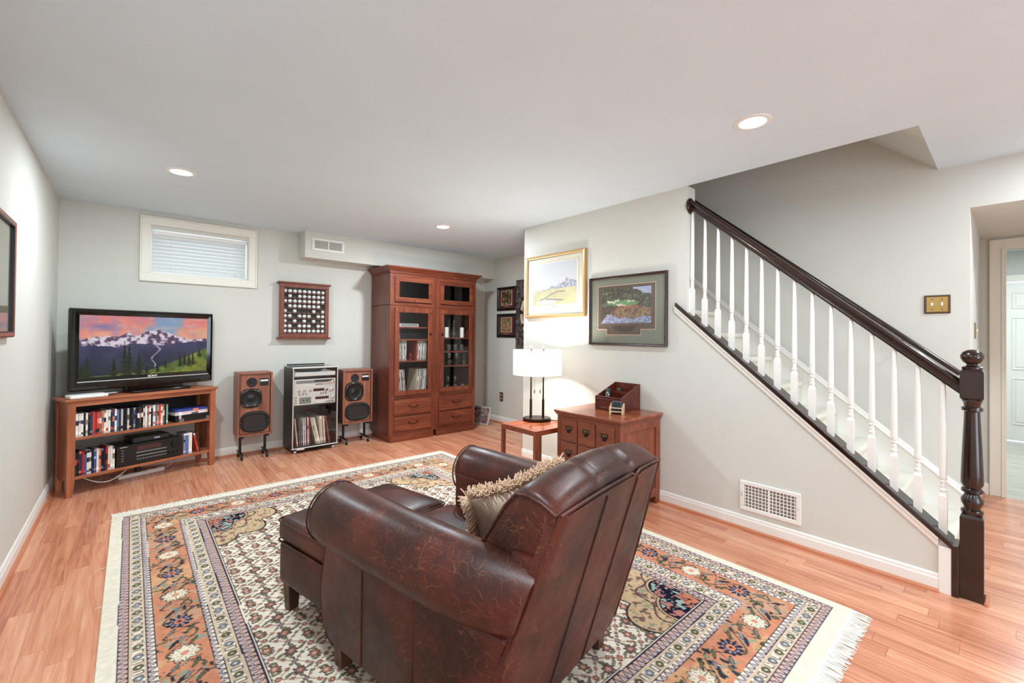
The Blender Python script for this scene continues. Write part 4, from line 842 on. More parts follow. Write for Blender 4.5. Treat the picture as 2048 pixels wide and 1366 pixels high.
def golf_castle(nx=150, ny=110):
    X, Yv = np.meshgrid(np.linspace(0, 1, nx), np.linspace(0, 1, ny)); n = fbm(ny, nx, 5, 41); im = np.zeros((ny, nx, 3)); im[:] = C(214, 218, 228); im = im*(1-Yv[..., None]*.5)+C(232, 222, 208)*Yv[..., None]*.5
    g = Yv > .66-.06*X; im = np.where(g[..., None], C(206, 200, 160)*(1-(Yv-.6)[..., None])+C(190, 200, 160)*(Yv-.6)[..., None]+((n-.5)*.16)[..., None], im)
    xs = np.linspace(0, 1, nx); r2 = np.random.default_rng(4); top = np.interp(xs, [0, .2, .22, .34, .4, .42, .54, .58, .62, .7, .76, .82, .9, 1], [.70, .66, .62, .63, .60, .56, .55, .48, .50, .46, .40, .36, .42, .44])+np.repeat(r2.random(38), 4)[:nx]*.05*(xs > .5)
    ca = (Yv > top[None, :]) & (Yv < .66-.06*X) & (X > .18); im = np.where(ca[..., None], C(176, 178, 194)+((fbm(ny, nx, 30, 6)-.5)*.5)[..., None], im)
    p = np.abs(Yv-(.86-.30*(X-.15)+.03*np.sin(X*9))) < .012; im = np.where((p & (X > .15) & (X < .75))[..., None], C(140, 132, 136), im)
    sn = (((X-.32)/.22)**2+((Yv-.93)/.05)**2 < 1); im = np.where(sn[..., None], C(238, 236, 230), im); p2 = np.abs(Yv-(.86+.10*(X-.3))) < .014; return np.where((p2 & (X > .3) & (X < .7))[..., None], C(140, 130, 140), im)
w, h = .805, .632
t = framed_pic('golf_links_print', 'gold framed watercolour of a golf links and grey town', (XS, 2.983, 1.476), -90, w, h, .026, m_gold, .03, m_goldlt, [('mat_board', m_cream_mat, -w/2+.02, w/2-.02, .02, h-.02, -.008), ('rule_line', plain('rule', (196, 192, 180), .8), -.318, .318, .085, h-.075, -.0092), ('inner_mat', plain('pale_mat', (242, 240, 230), .8), -.315, .315, .088, h-.078, -.0104)])
color_grid('painting', .585, .415, golf_castle(), m_print, t, 'xz', (0, -.0118, .335)); box('caption_mark', m_grille, -.006, .004, -.0118, -.0108, .100, .116, t)
def golf_hole(nx=190, ny=120):
    X, Yv = np.meshgrid(np.linspace(0, 1, nx), np.linspace(0, 1, ny)); n = fbm(ny, nx, 9, 51, 4); w1 = (fbm(ny, nx, 7, 52, 4)-.5)*.16; w2 = (fbm(ny, nx, 9, 53, 4)-.5)*.12; fine = fbm(ny, nx, 30, 54, 3)
    U, V = X+w1, Yv+w2; im = (C(84, 78, 68)*(1-.0)+C(20, 30, 22)*(n > .52)[..., None])*(.45+.9*fine)[..., None]
    sea = V > .60+.25*np.clip(.30-U, 0, 1); im = np.where(sea[..., None], C(128, 136, 172)*(.8+.4*fine)[..., None], im)
    im = np.where(((U > .60) & (V < .30*(U-.60)*1.9+.02))[..., None], C(168, 180, 210)*(.9+.2*fine)[..., None], im)
    rock = (((U-.56)/.36)**2+((V-.66)/.20)**2 < 1) | (((U-.95)/.14)**2+((V-.70)/.12)**2 < 1) | ((U < .30-.9*(V-.62)) & (V > .5)); im = np.where(rock[..., None], C(146, 118, 90)*(.30+1.15*fine)[..., None], im)
    im = np.where((rock & (V < .58) & (U > .25))[..., None], C(150, 100, 82)*(.6+.7*fine)[..., None], im)
    im = np.where(((U < .28-.9*(V-.62)) & (V > .5))[..., None], C(80, 70, 62)*(.5+.9*fine)[..., None], im)
    gr = (((U-.44)/.30)**2+((V-.42)/.085)**2 < 1); im = np.where(gr[..., None], C(104, 148, 100)*(.8+.35*fine)[..., None], im)
    for cx, cy, rx, ry in ((.22, .40, .09, .025), (.40, .49, .10, .030), (.62, .38, .07, .02), (.50, .50, .06, .02), (.33, .37, .05, .018)): im = np.where((((U-cx)/rx)**2+((V-cy)/ry)**2 < 1)[..., None], C(214, 202, 186), im)
    foam = sea & ~rock & (np.abs(fine-.60) < .025) & (V > .76); return np.where(foam[..., None], C(224, 226, 234), im)
w, h = .765, .598
t = framed_pic('golf_hole_photo', 'plum framed photograph of a cliff golf green on green mat', (XS, 2.150, 1.218), -90, w, h, .020, m_plumframe, .028, None, [('mat_board', m_green_mat, -w/2+.015, w/2-.015, .015, h-.015, -.007), ('mat_edge', m_pink_mat, -.292, .282, .135, .520, -.0082), ('mat_edge_foot', m_pink_mat, -.196, .150, .088, .135, -.0082), ('inner_mat', m_brown_mat, -.286, .276, .141, .514, -.0094), ('inner_mat_foot', m_brown_mat, -.190, .144, .094, .1412, -.0094)])
color_grid('photograph', .495, .30, golf_hole(), m_print, t, 'xz', (-.006, -.0107, .340))
for k, (w_, z_) in enumerate(((.24, .163), (.235, .154), (.21, .144), (.18, .134), (.15, .125), (.04, .112))): box('caption_line', plain('caption_ink', (190, 182, 170), .8) if k == 0 else bpy.data.materials['caption_ink'], -.02-w_/2, -.02+w_/2, -.0104, -.0096, z_, z_+.003, t)
def crowd(seed, a, b_):
    n = fbm(110, 110, 5, seed, 5); q = np.clip((n-.38)*4, 0, 1)[..., None]; im = np.array(a)*(1-q)+np.array(b_)*q
    for k in range(3): m_ = np.clip((fbm(110, 110, 9, seed+20*k+7, 4)-.58)*7, 0, 1)[..., None]; im = im*(1-m_)+np.array([C(206, 190, 170), C(120, 44, 40), C(96, 110, 64)][k])*m_
    return im
for z_, lb, a, b_ in ((1.655, 'upper of two black framed sports photos on recess wall', C(96, 70, 40), C(70, 50, 30)), (1.262, 'lower of two black framed sports photos on recess wall', C(120, 130, 70), C(176, 120, 100))):
    t = framed_pic('sports_photo', lb, (XR, 4.872, z_), -90, .42, .345, .036, m_blackframe, .022, None, [('mat_board', m_red_mat, -.17, .17, .04, .30, -.006), ('mat_line', m_pink_mat, -.125, .125, .075, .292, -.0068), ('plaque', plain('copper_plaque', (150, 96, 76), .4, .3), -.06, .06, .045, .078, -.008)])
    color_grid('photograph', .225, .20, crowd(int(z_*100), a, b_), m_print, t, 'xz', (0, -.0082, .185))
# carved mirror panel mostly hidden by the stair wall
t = thing('carved_wall_panel', 'large dark carved square panel with a pale ring', 'wall decoration', (XR, 4.165, 1.106), -90)
n = fbm(120, 120, 30, 61, 3); X_, Y_ = np.meshgrid(np.linspace(-1, 1, 120), np.linspace(-1, 1, 120)); rr = np.hypot(X_, Y_); im = np.where((n > .5)[..., None], C(70, 60, 62), C(150, 138, 132))*(.5+.5*n)[..., None]
an = np.arctan2(Y_, X_); im = np.where(((rr > .70) & (rr < .84))[..., None], C(196, 184, 160), im); im = np.where(((rr > .71) & (rr < .83) & ((an*12/np.pi) % 2 < .55))[..., None], C(44, 34, 30), im); im = np.where((rr < .70)[..., None], C(122, 70, 56)*(.7+.5*n)[..., None], im)
B().box(-.485, .485, -.02, -.001, 0, .97, .003).obj('board', m_blackframe, t); color_grid('relief', .96, .96, im, m_print, t, 'xz', (0, -.0208, .485)); B().tube([(.40*math.cos(2*math.pi*k/40), -.024, .485+.40*math.sin(2*math.pi*k/40)) for k in range(40)], .010, 6, True).obj('raised_ring', m_bronze, t, 40)
t = framed_pic('left_wall_picture', 'brown framed picture hanging on the left wall', (XL, 3.10, 1.262), 90, .64, .60, .030, m_frameL, .028, m_black, [('mat_board', plain('sage_mat', (176, 172, 152), .8), -.29, .29, .02, .58, -.008)])
# picture leaning beside the cabinet
t = thing('leaning_picture', 'small picture leaning on the floor beside the tall cabinet', 'picture', (3.80, 5.06, 0), -78); bb = B().box(-.16, .16, 0, .012, 0, .26, .003).obj('frame', m_silver, t); bb.rotation_euler = (R(-14), 0, R(0)); bb.location = (0, 0, .004)
cg = color_grid('print', .28, .22, crowd(5, C(150, 130, 126), C(120, 116, 124)), m_print, bb, 'xz', (0, -.0012, .13))
# ================================================================== card cabinet by the stairs
cc = thing('card_drawer_cabinet', 'cherry card-file cabinet of nine drawers against the stair wall', 'cabinet', (2.875, 2.122, 0), -90)
W2, D0, D1, CH = .302, -.265, .265, .672
# local -Y faces the room; local +X is the side nearest the camera
for s in (-1, 1):
    xo = s*W2; xi = s*(W2-.024)
    for y in (D0, D1-.055): box('corner_post', m_cardz, min(xo, xi), max(xo, xi), y, y+.055, 0, CH, cc, .002)
    xa, xb = min(s*(W2-.002), xi), max(s*(W2-.002), xi)
    box('side_rail', m_card, xa, xb, D0+.055, D1-.055, CH-.075, CH, cc); box('side_rail', m_card, xa, xb, D0+.055, D1-.055, .060, .125, cc)
    box('side_panel', m_cardz, min(s*(W2-.012), xi), max(s*(W2-.012), xi), D0+.055, D1-.055, .125, CH-.075, cc)
box('back_panel', m_cardz, -W2+.024, W2-.024, D1-.012, D1-.002, .06, CH, cc); box('floor_panel', m_card, -W2+.024, W2-.024, D0+.03, D1-.012, .060, .075, cc)
B().box(-W2-.02, W2+.02, D0-.025, D1+.010, CH+.012, CH+.030, .003).obj('top', m_cardtop, cc)
B().loft([[(-W2-u, D1, z), (-W2-u, D0-u, z), (W2+u, D0-u, z), (W2+u, D1, z)] for u, z in ((.0, CH-.012), (.004, CH-.010), (.014, CH+.006), (.014, CH+.0121))]).obj('cornice', m_card, cc)
fw_ = W2-.045
for x in (-W2+.024, W2-.045): box('face_stile', m_cardz, x, x+.021, D0+.001, D0+.02, .0605, CH, cc)
for k in range(4): box('face_rail', m_card, -fw_, fw_, D0+.002, D0+.02, .082+k*.1875-.012, .082+k*.1875+.006 if k < 3 else CH, cc)
for i in range(3):
    for j in range(3):
        x0 = -fw_+.004+i*(2*fw_/3); x1 = x0+2*fw_/3-.008; z0 = .090+j*.1875; z1 = z0+.1735
        dr = B().box(x0, x1, D0-.008, D0+.25, z0, min(z1, CH-.022), .003).obj('drawer', m_card, cc); xm = (x0+x1)/2; zm = (z0+z1)/2+.01; y = D0-.008
        frame_ring(B(), xm-.030, xm+.030, zm-.006, zm+.024, .006, y-.004, y, .001).obj('label_holder', m_bronze, dr); box('label_card', plain('card_label', (120, 92, 70), .7) if i+j == 0 else bpy.data.materials['card_label'], xm-.024, xm+.024, y-.001, y-.0002, zm, zm+.018, dr)
        B().lathe([(.018, 0), (.016, -.010), (.008, -.016), (.001, -.017)], 14, (xm, y, zm-.012), 'y', False).obj('cup_pull', m_bronze, dr, 40)
TZ = CH+.0305
og = thing('desk_organizer', 'mahogany sloped remote organizer on the card cabinet', 'organizer', (2.996, 2.118, TZ), -90)
ow, od = .122, .135; sp_ = [(-od, 0), (od, 0), (od, .205), (-od, .105)]
for x in (-ow, ow-.010): B().prism(sp_, 'x', x, x+.010).obj('side_panel', m_maho, og)
box('back_panel', m_maho, -ow+.010, ow-.010, od-.010, od, 0, .205, og); box('front_panel', m_maho, -ow+.010, ow-.010, -od, -od+.010, 0, .104, og, .001); box('floor_panel', m_maho, -ow+.010, ow-.010, -od+.010, od-.010, 0, .010, og)
frame_ring(B(), -ow+.020, ow-.012, .014, .092, .010, -od-.004, -od, .003).obj('front_moulding', m_maho, og); B().box(-ow-.003, ow+.003, -od-.004, -od+.012, .1045, .112, .003).obj('front_lip', m_maho, og)
box('divider', m_maho, -ow+.010, ow-.010, .025, .031, .01, .145, og); box('divider', m_maho, .010, .016, -od+.010, .025, .01, .115, og)
def remote(label, loc, rx, rz, L, parent=None):
    t = thing('remote_control', label, 'remote control', loc, rz); t.rotation_euler = (R(rx), 0, R(rz)); B().rbox((-.024, -.010, 0), (.024, .010, L), .006, 2, 3).obj('body', m_black, t, 40)
    for i in range(3):
        for j in range(8): B().box(-.017+.013*i, -.009+.013*i, -.0125, -.0099, .02+j*(L-.05)/8, .029+j*(L-.05)/8).obj('button', m_white if (i+j) % 4 == 0 else m_grille, t)
remote('long black remote standing in the desk organizer', (2.930, 2.180, TZ+.015), -14, -84, .155)
remote('short dark remote behind the long one in organizer', (3.050, 2.150, TZ+.015), -6, -90, .150)
co = thing('coaster_holder', 'pale wood rack of coasters in front of the organizer', 'coaster holder', (2.815, 1.995, TZ), -62)
for x in (-.052, .040): B().prism([(-.05, 0), (.05, 0), (.05, .075), (-.05, .052)], 'x', x, x+.012).obj('end_panel', m_maple, co)
for y, z in ((-.046, .018), (-.046, .046), (.036, .018), (.036, .050)): box('cross_bar', m_maple, -.040, .040, y, y+.008, z, z+.007, co)
for k in range(6):
    c_ = thing('coaster', 'patterned blue-grey coaster, %s in the pale wood rack' % ordw(k+1), 'coaster', (2.815, 1.995, TZ+.0255), -62, 'coasters in the pale rack'); o = B().box(-.036+.0125*k, -.028+.0125*k, -.034, .034, 0, .066, .002).obj('slate', plain('slate_print', (60, 74, 86), .6) if k == 0 else bpy.data.materials['slate_print'], c_); box('top_edge_print', m_grille, -.0355+.0125*k, -.0315+.0125*k, -.03, .03, .0655, .0665, c_)
# ================================================================== end table and lamp
ex0, ex1, ey0, ey1, ez = 2.460, 2.935, 2.520, 2.955, .521
et = thing('end_table', 'small square cherry end table standing under the lit lamp', 'table', ((ex0+ex1)/2, (ey0+ey1)/2, 0)); a, c = (ex1-ex0)/2, (ey1-ey0)/2
B().box(-a+.030, a-.030, -c+.030, c-.030, ez-.020, ez-.003, .001).obj('top_panel', m_cardtop, et)
frame_ = B()
for x0, x1, y0, y1 in ((-a, a, -c, -c+.028), (-a, a, c-.028, c), (-a, -a+.028, -c+.028, c-.028), (a-.028, a, -c+.028, c-.028)): frame_.box(x0, x1, y0, y1, ez-.040, ez, .001)
frame_.obj('top_frame', m_card, et)
for sx in (-1, 1):
    for sy in (-1, 1): box('leg', m_cardz, min(sx*a, sx*(a-.030)), max(sx*a, sx*(a-.030)), min(sy*c, sy*(c-.030)), max(sy*c, sy*(c-.030)), 0, ez-.0405, et, .001)
LX_, LY_ = 2.80, 2.855
lp = thing('table_lamp', 'lit table lamp with white drum shade and twin bronze rods', 'lamp', (LX_, LY_, ez), -41)
B().lathe([(.126, 0), (.128, .004), (.128, .024), (.124, .028), (.001, .028)], 36).obj('base', m_bronze, lp, 40).scale = (1, .8, 1)
for x in (-.056, .056):
    B().cyl((x, 0, .0282), .0115, .165, 14).obj('lower_rod', m_bronze, lp, 40); B().cyl((x, 0, .1933), .0075, .46, 12).obj('upper_rod', m_bronze, lp, 40); B().cyl((x, 0, .6535), .003, .030, 8).obj('finial_pin', m_silver, lp, 40)
    B().tube([(x*.45, -.02, .43), (x*.45, -.02, .28)], .0012, 5).obj('pull_chain', m_brass, lp); B().cyl((x*.45, -.02, .25), .004, .03, 10).obj('pull_weight', m_bronze, lp, 40)
b = B(); sr = .222
b.lathe([(sr, .418), (sr, .640), (sr-.003, .640), (sr-.003, .418), (sr, .418)], 56, caps=False); sh_ = b.obj('shade', m_shade, lp, 40)
for z in (.418, .640): B().tube([((sr-.0015)*math.cos(2*math.pi*k/56), (sr-.0015)*math.sin(2*math.pi*k/56), z) for k in range(56)], .0025, 6, True).obj('shade_rim', m_trim, sh_, 40)
B().tube([(-sr+.004, 0, .628), (0, 0, .628), (sr-.004, 0, .628)], .003, 6).obj('spider_bar', m_silver, sh_)
for x in (-.056, .056):
    bb = B().lathe([(.012, .50), (.014, .52), (.030, .545), (.030, .565), (.018, .588), (.001, .592)], 16, (x*1.0, .02, 0)).obj('bulb', m_lens, lp, 50)
    L = bpy.data.lights.new('bulb_light', 'POINT'); L.energy = LAMP_W/2; L.color = LAMP_COL; L.shadow_soft_size = .03; lo = bpy.data.objects.new('bulb_light', L); COL.objects.link(lo); lo.parent = lp; lo.location = (x, -.045, .555)
tag(B().tube([(LX_+.05, LY_-.11, ez+.012), (LX_+.16, LY_-.16, ez+.006), (LX_+.25, LY_-.20, ez-.06), (3.10, 2.66, .36), (3.125, 2.55, .24), (3.125, 2.50, .06), (3.12, 2.49, .012)], .003, 6).obj('lamp_cord', m_black), 'black lamp cord dropping behind the end table', 'cord')
# ================================================================== armchair
CZ0 = .0115
ch = thing('leather_armchair', 'worn brown leather club armchair seen from behind', 'armchair', (1.060, 1.407, CZ0), 10)
def rear(z): return -.38-.2986*(z-.10)          # rear plane y at height z
def hwid(z): return .34 if z > .82 else min(.415, .34+(.82-z)*.2)
def fillet(poly, rad, n=5):
    out = []; m = len(poly)
    for i in range(m):
        p = Vector(poly[i]); a = Vector(poly[i-1]); c = Vector(poly[(i+1) % m]); r = rad[i] if isinstance(rad, (list, tuple)) else rad
        da = (a-p); dc = (c-p); r = min(r, da.length*.45, dc.length*.45); u = p+da.normalized()*r; v = p+dc.normalized()*r
        for k in range(n+1):
            t_ = k/n; out.append(tuple(u*(1-t_)**2+p*2*t_*(1-t_)+v*t_*t_))
    return out
# side panels: profile in (y,z)
sp0 = [(-.37, .115), (.375, .108), (.440, .165), (.455, .30), (.420, .475), (.40, .50), (rear(.5)+.01, .50)]
for s in (-1, 1):
    pf = fillet(sp0, [.01, .02, .06, .10, .06, .02, .01]); n = len(pf); cyy = sum(p[0] for p in pf)/n; czz = sum(p[1] for p in pf)/n
    rings = []
    for x, ins in ((.30, 0), (.395, 0), (.412, .004), (.420, .014)): rings.append([(s*x, cyy+(y-cyy)*(1-ins/.4), czz+(z-czz)*(1-ins/.2)) for y, z in pf])
    pn = B().loft(rings).obj('side_panel', m_leather, ch, 50)
    for yy in (.165, -.115): B().tube([(s*.4195, yy+.0*z, z) for z in (.125, .25, .37, .465)], .0035, 6).obj('seam', m_leather, pn, 60)
    B().tube([(s*.413, y, z) for y, z in pf[7:28]], .005, 6).obj('piping', m_leather, pn, 60)
# rolled arms
def arm(s):
    rings = []; N = 28
    ys = [.452, .449, .438, .42, .39, .30, .15, 0, -.12, -.24, -.34, -.42, -.50, -.54]; sc = [.05, .55, .84, .95, 1, 1.01, 1.0, .985, .99, .98, .95, .91, .86, .84]
    for i, (y, k) in enumerate(zip(ys, sc)):
        tr = max(0, min(1, (-y-.15)/.38)); cx = .374-.052*tr*tr; czv = .585-.006*math.sin((y+.5)*3.2)-.01*tr; ring = []
        for j in range(N):
            a = 2*math.pi*j/N; rx = .118*(1 if math.cos(a) > 0 else .92); rz = .118
            wr = .0022*math.sin(y*70+3*math.sin(a*2))*max(0, math.sin(a)) if abs(y) < .35 else 0
            z = czv+(rz*k+wr)*math.sin(a); yy = y if i < 11 else max(y, rear(z)-.002) if i < 13 else rear(z)-.002
            ring.append((s*(cx+(rx*k)*math.cos(a)), yy, z))
        rings.append(ring)
    o = B().loft(rings).obj('arm_roll', m_leather, ch, 70)
    pts = [(s*(.374+.1165*math.cos(a)), .425, .583+.1165*math.sin(a)) for a in [math.pi*2*k/30 for k in range(30)]]
    B().tube(pts, .0035, 6, True).obj('arm_piping', m_leather, o, 60)
    B().rbox((min(s*.262, s*.40), -.42, .16), (max(s*.262, s*.40), .425, .60), .03, 3, 3).obj('inner_arm', m_leather, ch, 50)
for s in (-1, 1): arm(s)
# front rail and seat cushion
B().rbox((-.29, .30, .112), (.29, .425, .30), .02, 3, 3).obj('front_rail', m_leather, ch, 50)
box('deck', m_leather, -.30, .30, -.38, .30, .115, .29, ch)
def puff(p): 
    k = (1-min(1, abs(p.x)/.27)**3)*(1-min(1, abs(p.y-.05)/.41)**3); return (p.x, p.y, p.z+(.022*k if p.z > .38 else 0))
B().rbox((-.268, -.36, .302), (.268, .452, .435), .045, 4, 8, puff).obj('seat_cushion', m_leather, ch, 60)
# back: lofted profile with crowned, tucked top
def back_ring(x, k=1.0):
    s = x/.34; crown = .030*(1-s*s); tuck = .016*math.exp(-((x-.115)/.016)**2)+.010*math.exp(-((x+.10)/.016)**2); z_t = .835+crown
    p = [(rear(.36)+.004, .36), (rear(.60)+.002, .60), (-.597, .822+crown*.35-tuck*.8), (-.575, .848+crown*.75-tuck), (-.515, .874+crown-tuck), (-.462, .868+crown-tuck*.6), (-.425, .825+crown*.8), (-.345, .70), (-.295, .635), (-.285, .56), (-.30, .40)]
    q = fillet(p, [.02, .05, .012, .03, .05, .05, .05, .05, .04, .05, .03], 4); cy_ = -.44; cz_ = .63
    return [(x, cy_+(y-cy_)*k, cz_+(z-cz_)*k) for y, z in q]
xs_ = [-.345, -.343, -.335, -.31]+[-.28+.02*i for i in range(29)]+[.31, .335, .343, .345]; ks = [.93, .965, .99, 1]+[1]*29+[1, .99, .965, .93]
bk = B().loft([back_ring(x*(1.0), k) for x, k in zip(xs_, ks)]).obj('back_cushion', m_leather, ch, 60)
# outside back panel: slightly domed sheet with thickness, flaring towards the floor
rings = []
for z in [.105, .12, .2, .3, .4, .5, .6, .7, .78, .812, .822]:
    hw_ = hwid(z); row = []
    for i in range(25):
        u = -1+2*i/24; x = u*hw_; e = max(0, (abs(u)-.94)/.06); zz = z
        if z > .7: zz = z+(.0105*(1-u*u)-(.013*math.exp(-((x-.115)/.02)**2)))*((z-.7)/.122)
        row.append((x, rear(zz)-.012*(1-e*e)-.006*(1-u*u), zz))
    row += [(x, rear(z)+.03, zz) for x, _, zz in reversed(row)]
    rings.append(row)
bp = B().loft(rings).obj('back_panel', m_leather, ch, 55)
for x0, x1 in ((-.10, -.105), (.118, .125)):
    B().tube([(x0+(x1-x0)*(.83-z)/.7, rear(z)-.0175, z) for z in (.815, .7, .55, .4, .25, .11)], .0042, 6).obj('seam', m_black if False else plain('seam_thread', (36, 17, 13), .6) if x0 < 0 else bpy.data.materials['seam_thread'], bp, 60)
top = []
for i in range(41):
    u = -1+2*i/40; x = u*.342; top.append((x, rear(.822)-.013+.006*abs(u), .826+.0105*(1-u*u)-.013*math.exp(-((x-.115)/.02)**2)))
B().tube(top, .0058, 7).obj('top_piping', m_leather, bp, 60)
for s in (-1, 1):
    B().tube([(s*(hwid(z)+.001), rear(z)-.004, z) for z in (.825, .75, .65, .55, .45, .35, .25, .12)], .0055, 7).obj('side_piping', m_leather, bp, 60)
    B().tube([(s*.344, y, z) for y, z in ((-.592, .824), (-.545, .846), (-.50, .856), (-.458, .852), (-.42, .81), (-.36, .72), (-.305, .645), (-.295, .60))], .005, 7).obj('back_piping', m_leather, bk, 60)
    # leather filling between back and arm at the rear corner
    B().loft([[(s*.30, rear(z)+.02, z), (s*(hwid(z)-.004), rear(z)+.001, z), (s*(hwid(z)-.008), rear(z)+.10, z), (s*.30, rear(z)+.12, z)] for z in (.12, .3, .5, .62, .70)]).obj('rear_corner', m_leather, ch, 40)
def legs(t, pts, h, sz=.030):
    for x, y in pts: B().loft([[(x+a*k, y+c*k, z) for a, c in ((-1, -1), (1, -1), (1, 1), (-1, 1))] for z, k in ((0, sz*.75), (h, sz))]).obj('leg', m_legwood, t)
legs(ch, [(-.360, .375), (.360, .375), (-.362, -.335), (.362, -.335)], .118)
# ottoman
ot = thing('leather_ottoman', 'worn brown leather ottoman pushed up to the armchair', 'ottoman', (.888, 2.090, CZ0), 12)
B().rbox((-.315, -.235, .128), (.300, .235, .318), .022, 3, 4).obj('base', m_leather, ot, 50)
def puff2(p):
    k = (1-min(1, abs(p.x)/.31)**4)*(1-min(1, abs(p.y)/.24)**4); return (p.x, p.y, p.z+(.020*k if p.z > .40 else 0))
cu_ = B().rbox((-.322, -.242, .320), (.307, .242, .428), .035, 4, 10, puff2).obj('cushion', m_leather, ot, 60)
for z in (.326, .416):
    pts = fillet([(-.322, -.242), (.307, -.242), (.307, .242), (-.322, .242)], .035, 4); B().tube([(x, y, z) for x, y in pts], .0045, 6, True).obj('piping', m_leather, cu_, 60)
legs(ot, [(-.270, .195), (.26, .195), (-.270, -.195), (.26, -.195)], .130, .028)
# pillow with looped fringe
pl = thing('fringed_pillow', 'beige satin cushion with thick fringe on the armchair seat', 'cushion', (0, 0, 0)); pl.location = (1.150, 1.295, .592); pl.rotation_euler = (R(27), R(-12), R(-17))
pw = .192
def pil(p):
    k = 1-max(abs(p.x), abs(p.z))/pw; k = max(0, k); e = max(0, 1-(p.x/pw)**2)*max(0, 1-(p.z/pw)**2); return (p.x*(1-.17*max(0, 1-(p.z/pw)**2)), p.y*(.12+1.0*e**.55), p.z*(1-.17*max(0, 1-(p.x/pw)**2)))
B().rbox((-pw, -.075, -pw), (pw, .075, pw), .03, 3, 12, pil).obj('cover', m_mattress, pl, 60)
b = B(); rr_ = random.Random(3)
for side in range(4):
    for k in range(190):
        u = -pw+2*pw*(k+rr_.random())/190; L_ = .028+rr_.random()*.016
        for yo in (-.010, .0, .010):
            an = rr_.uniform(-.5, .5); dx = math.sin(an)*L_; dz = math.cos(an)*L_; yy = yo+rr_.uniform(-.012, .012); base = pw*.97*(1-.17*max(0, 1-(u/pw)**2))
            P = [(u, yo*.5, base), (u+dx*.5, yy, base+dz*.6), (u+dx, yy*1.4, base+dz)]
            Pr = []
            for x, y, z in P:
                for _ in range(side): x, z = z, -x
                Pr.append((x, y, z))
            b.tube(Pr, [.0022, .0028, .0022], 4)
b.obj('fringe', m_fringe, pl, 60, kind='stuff')
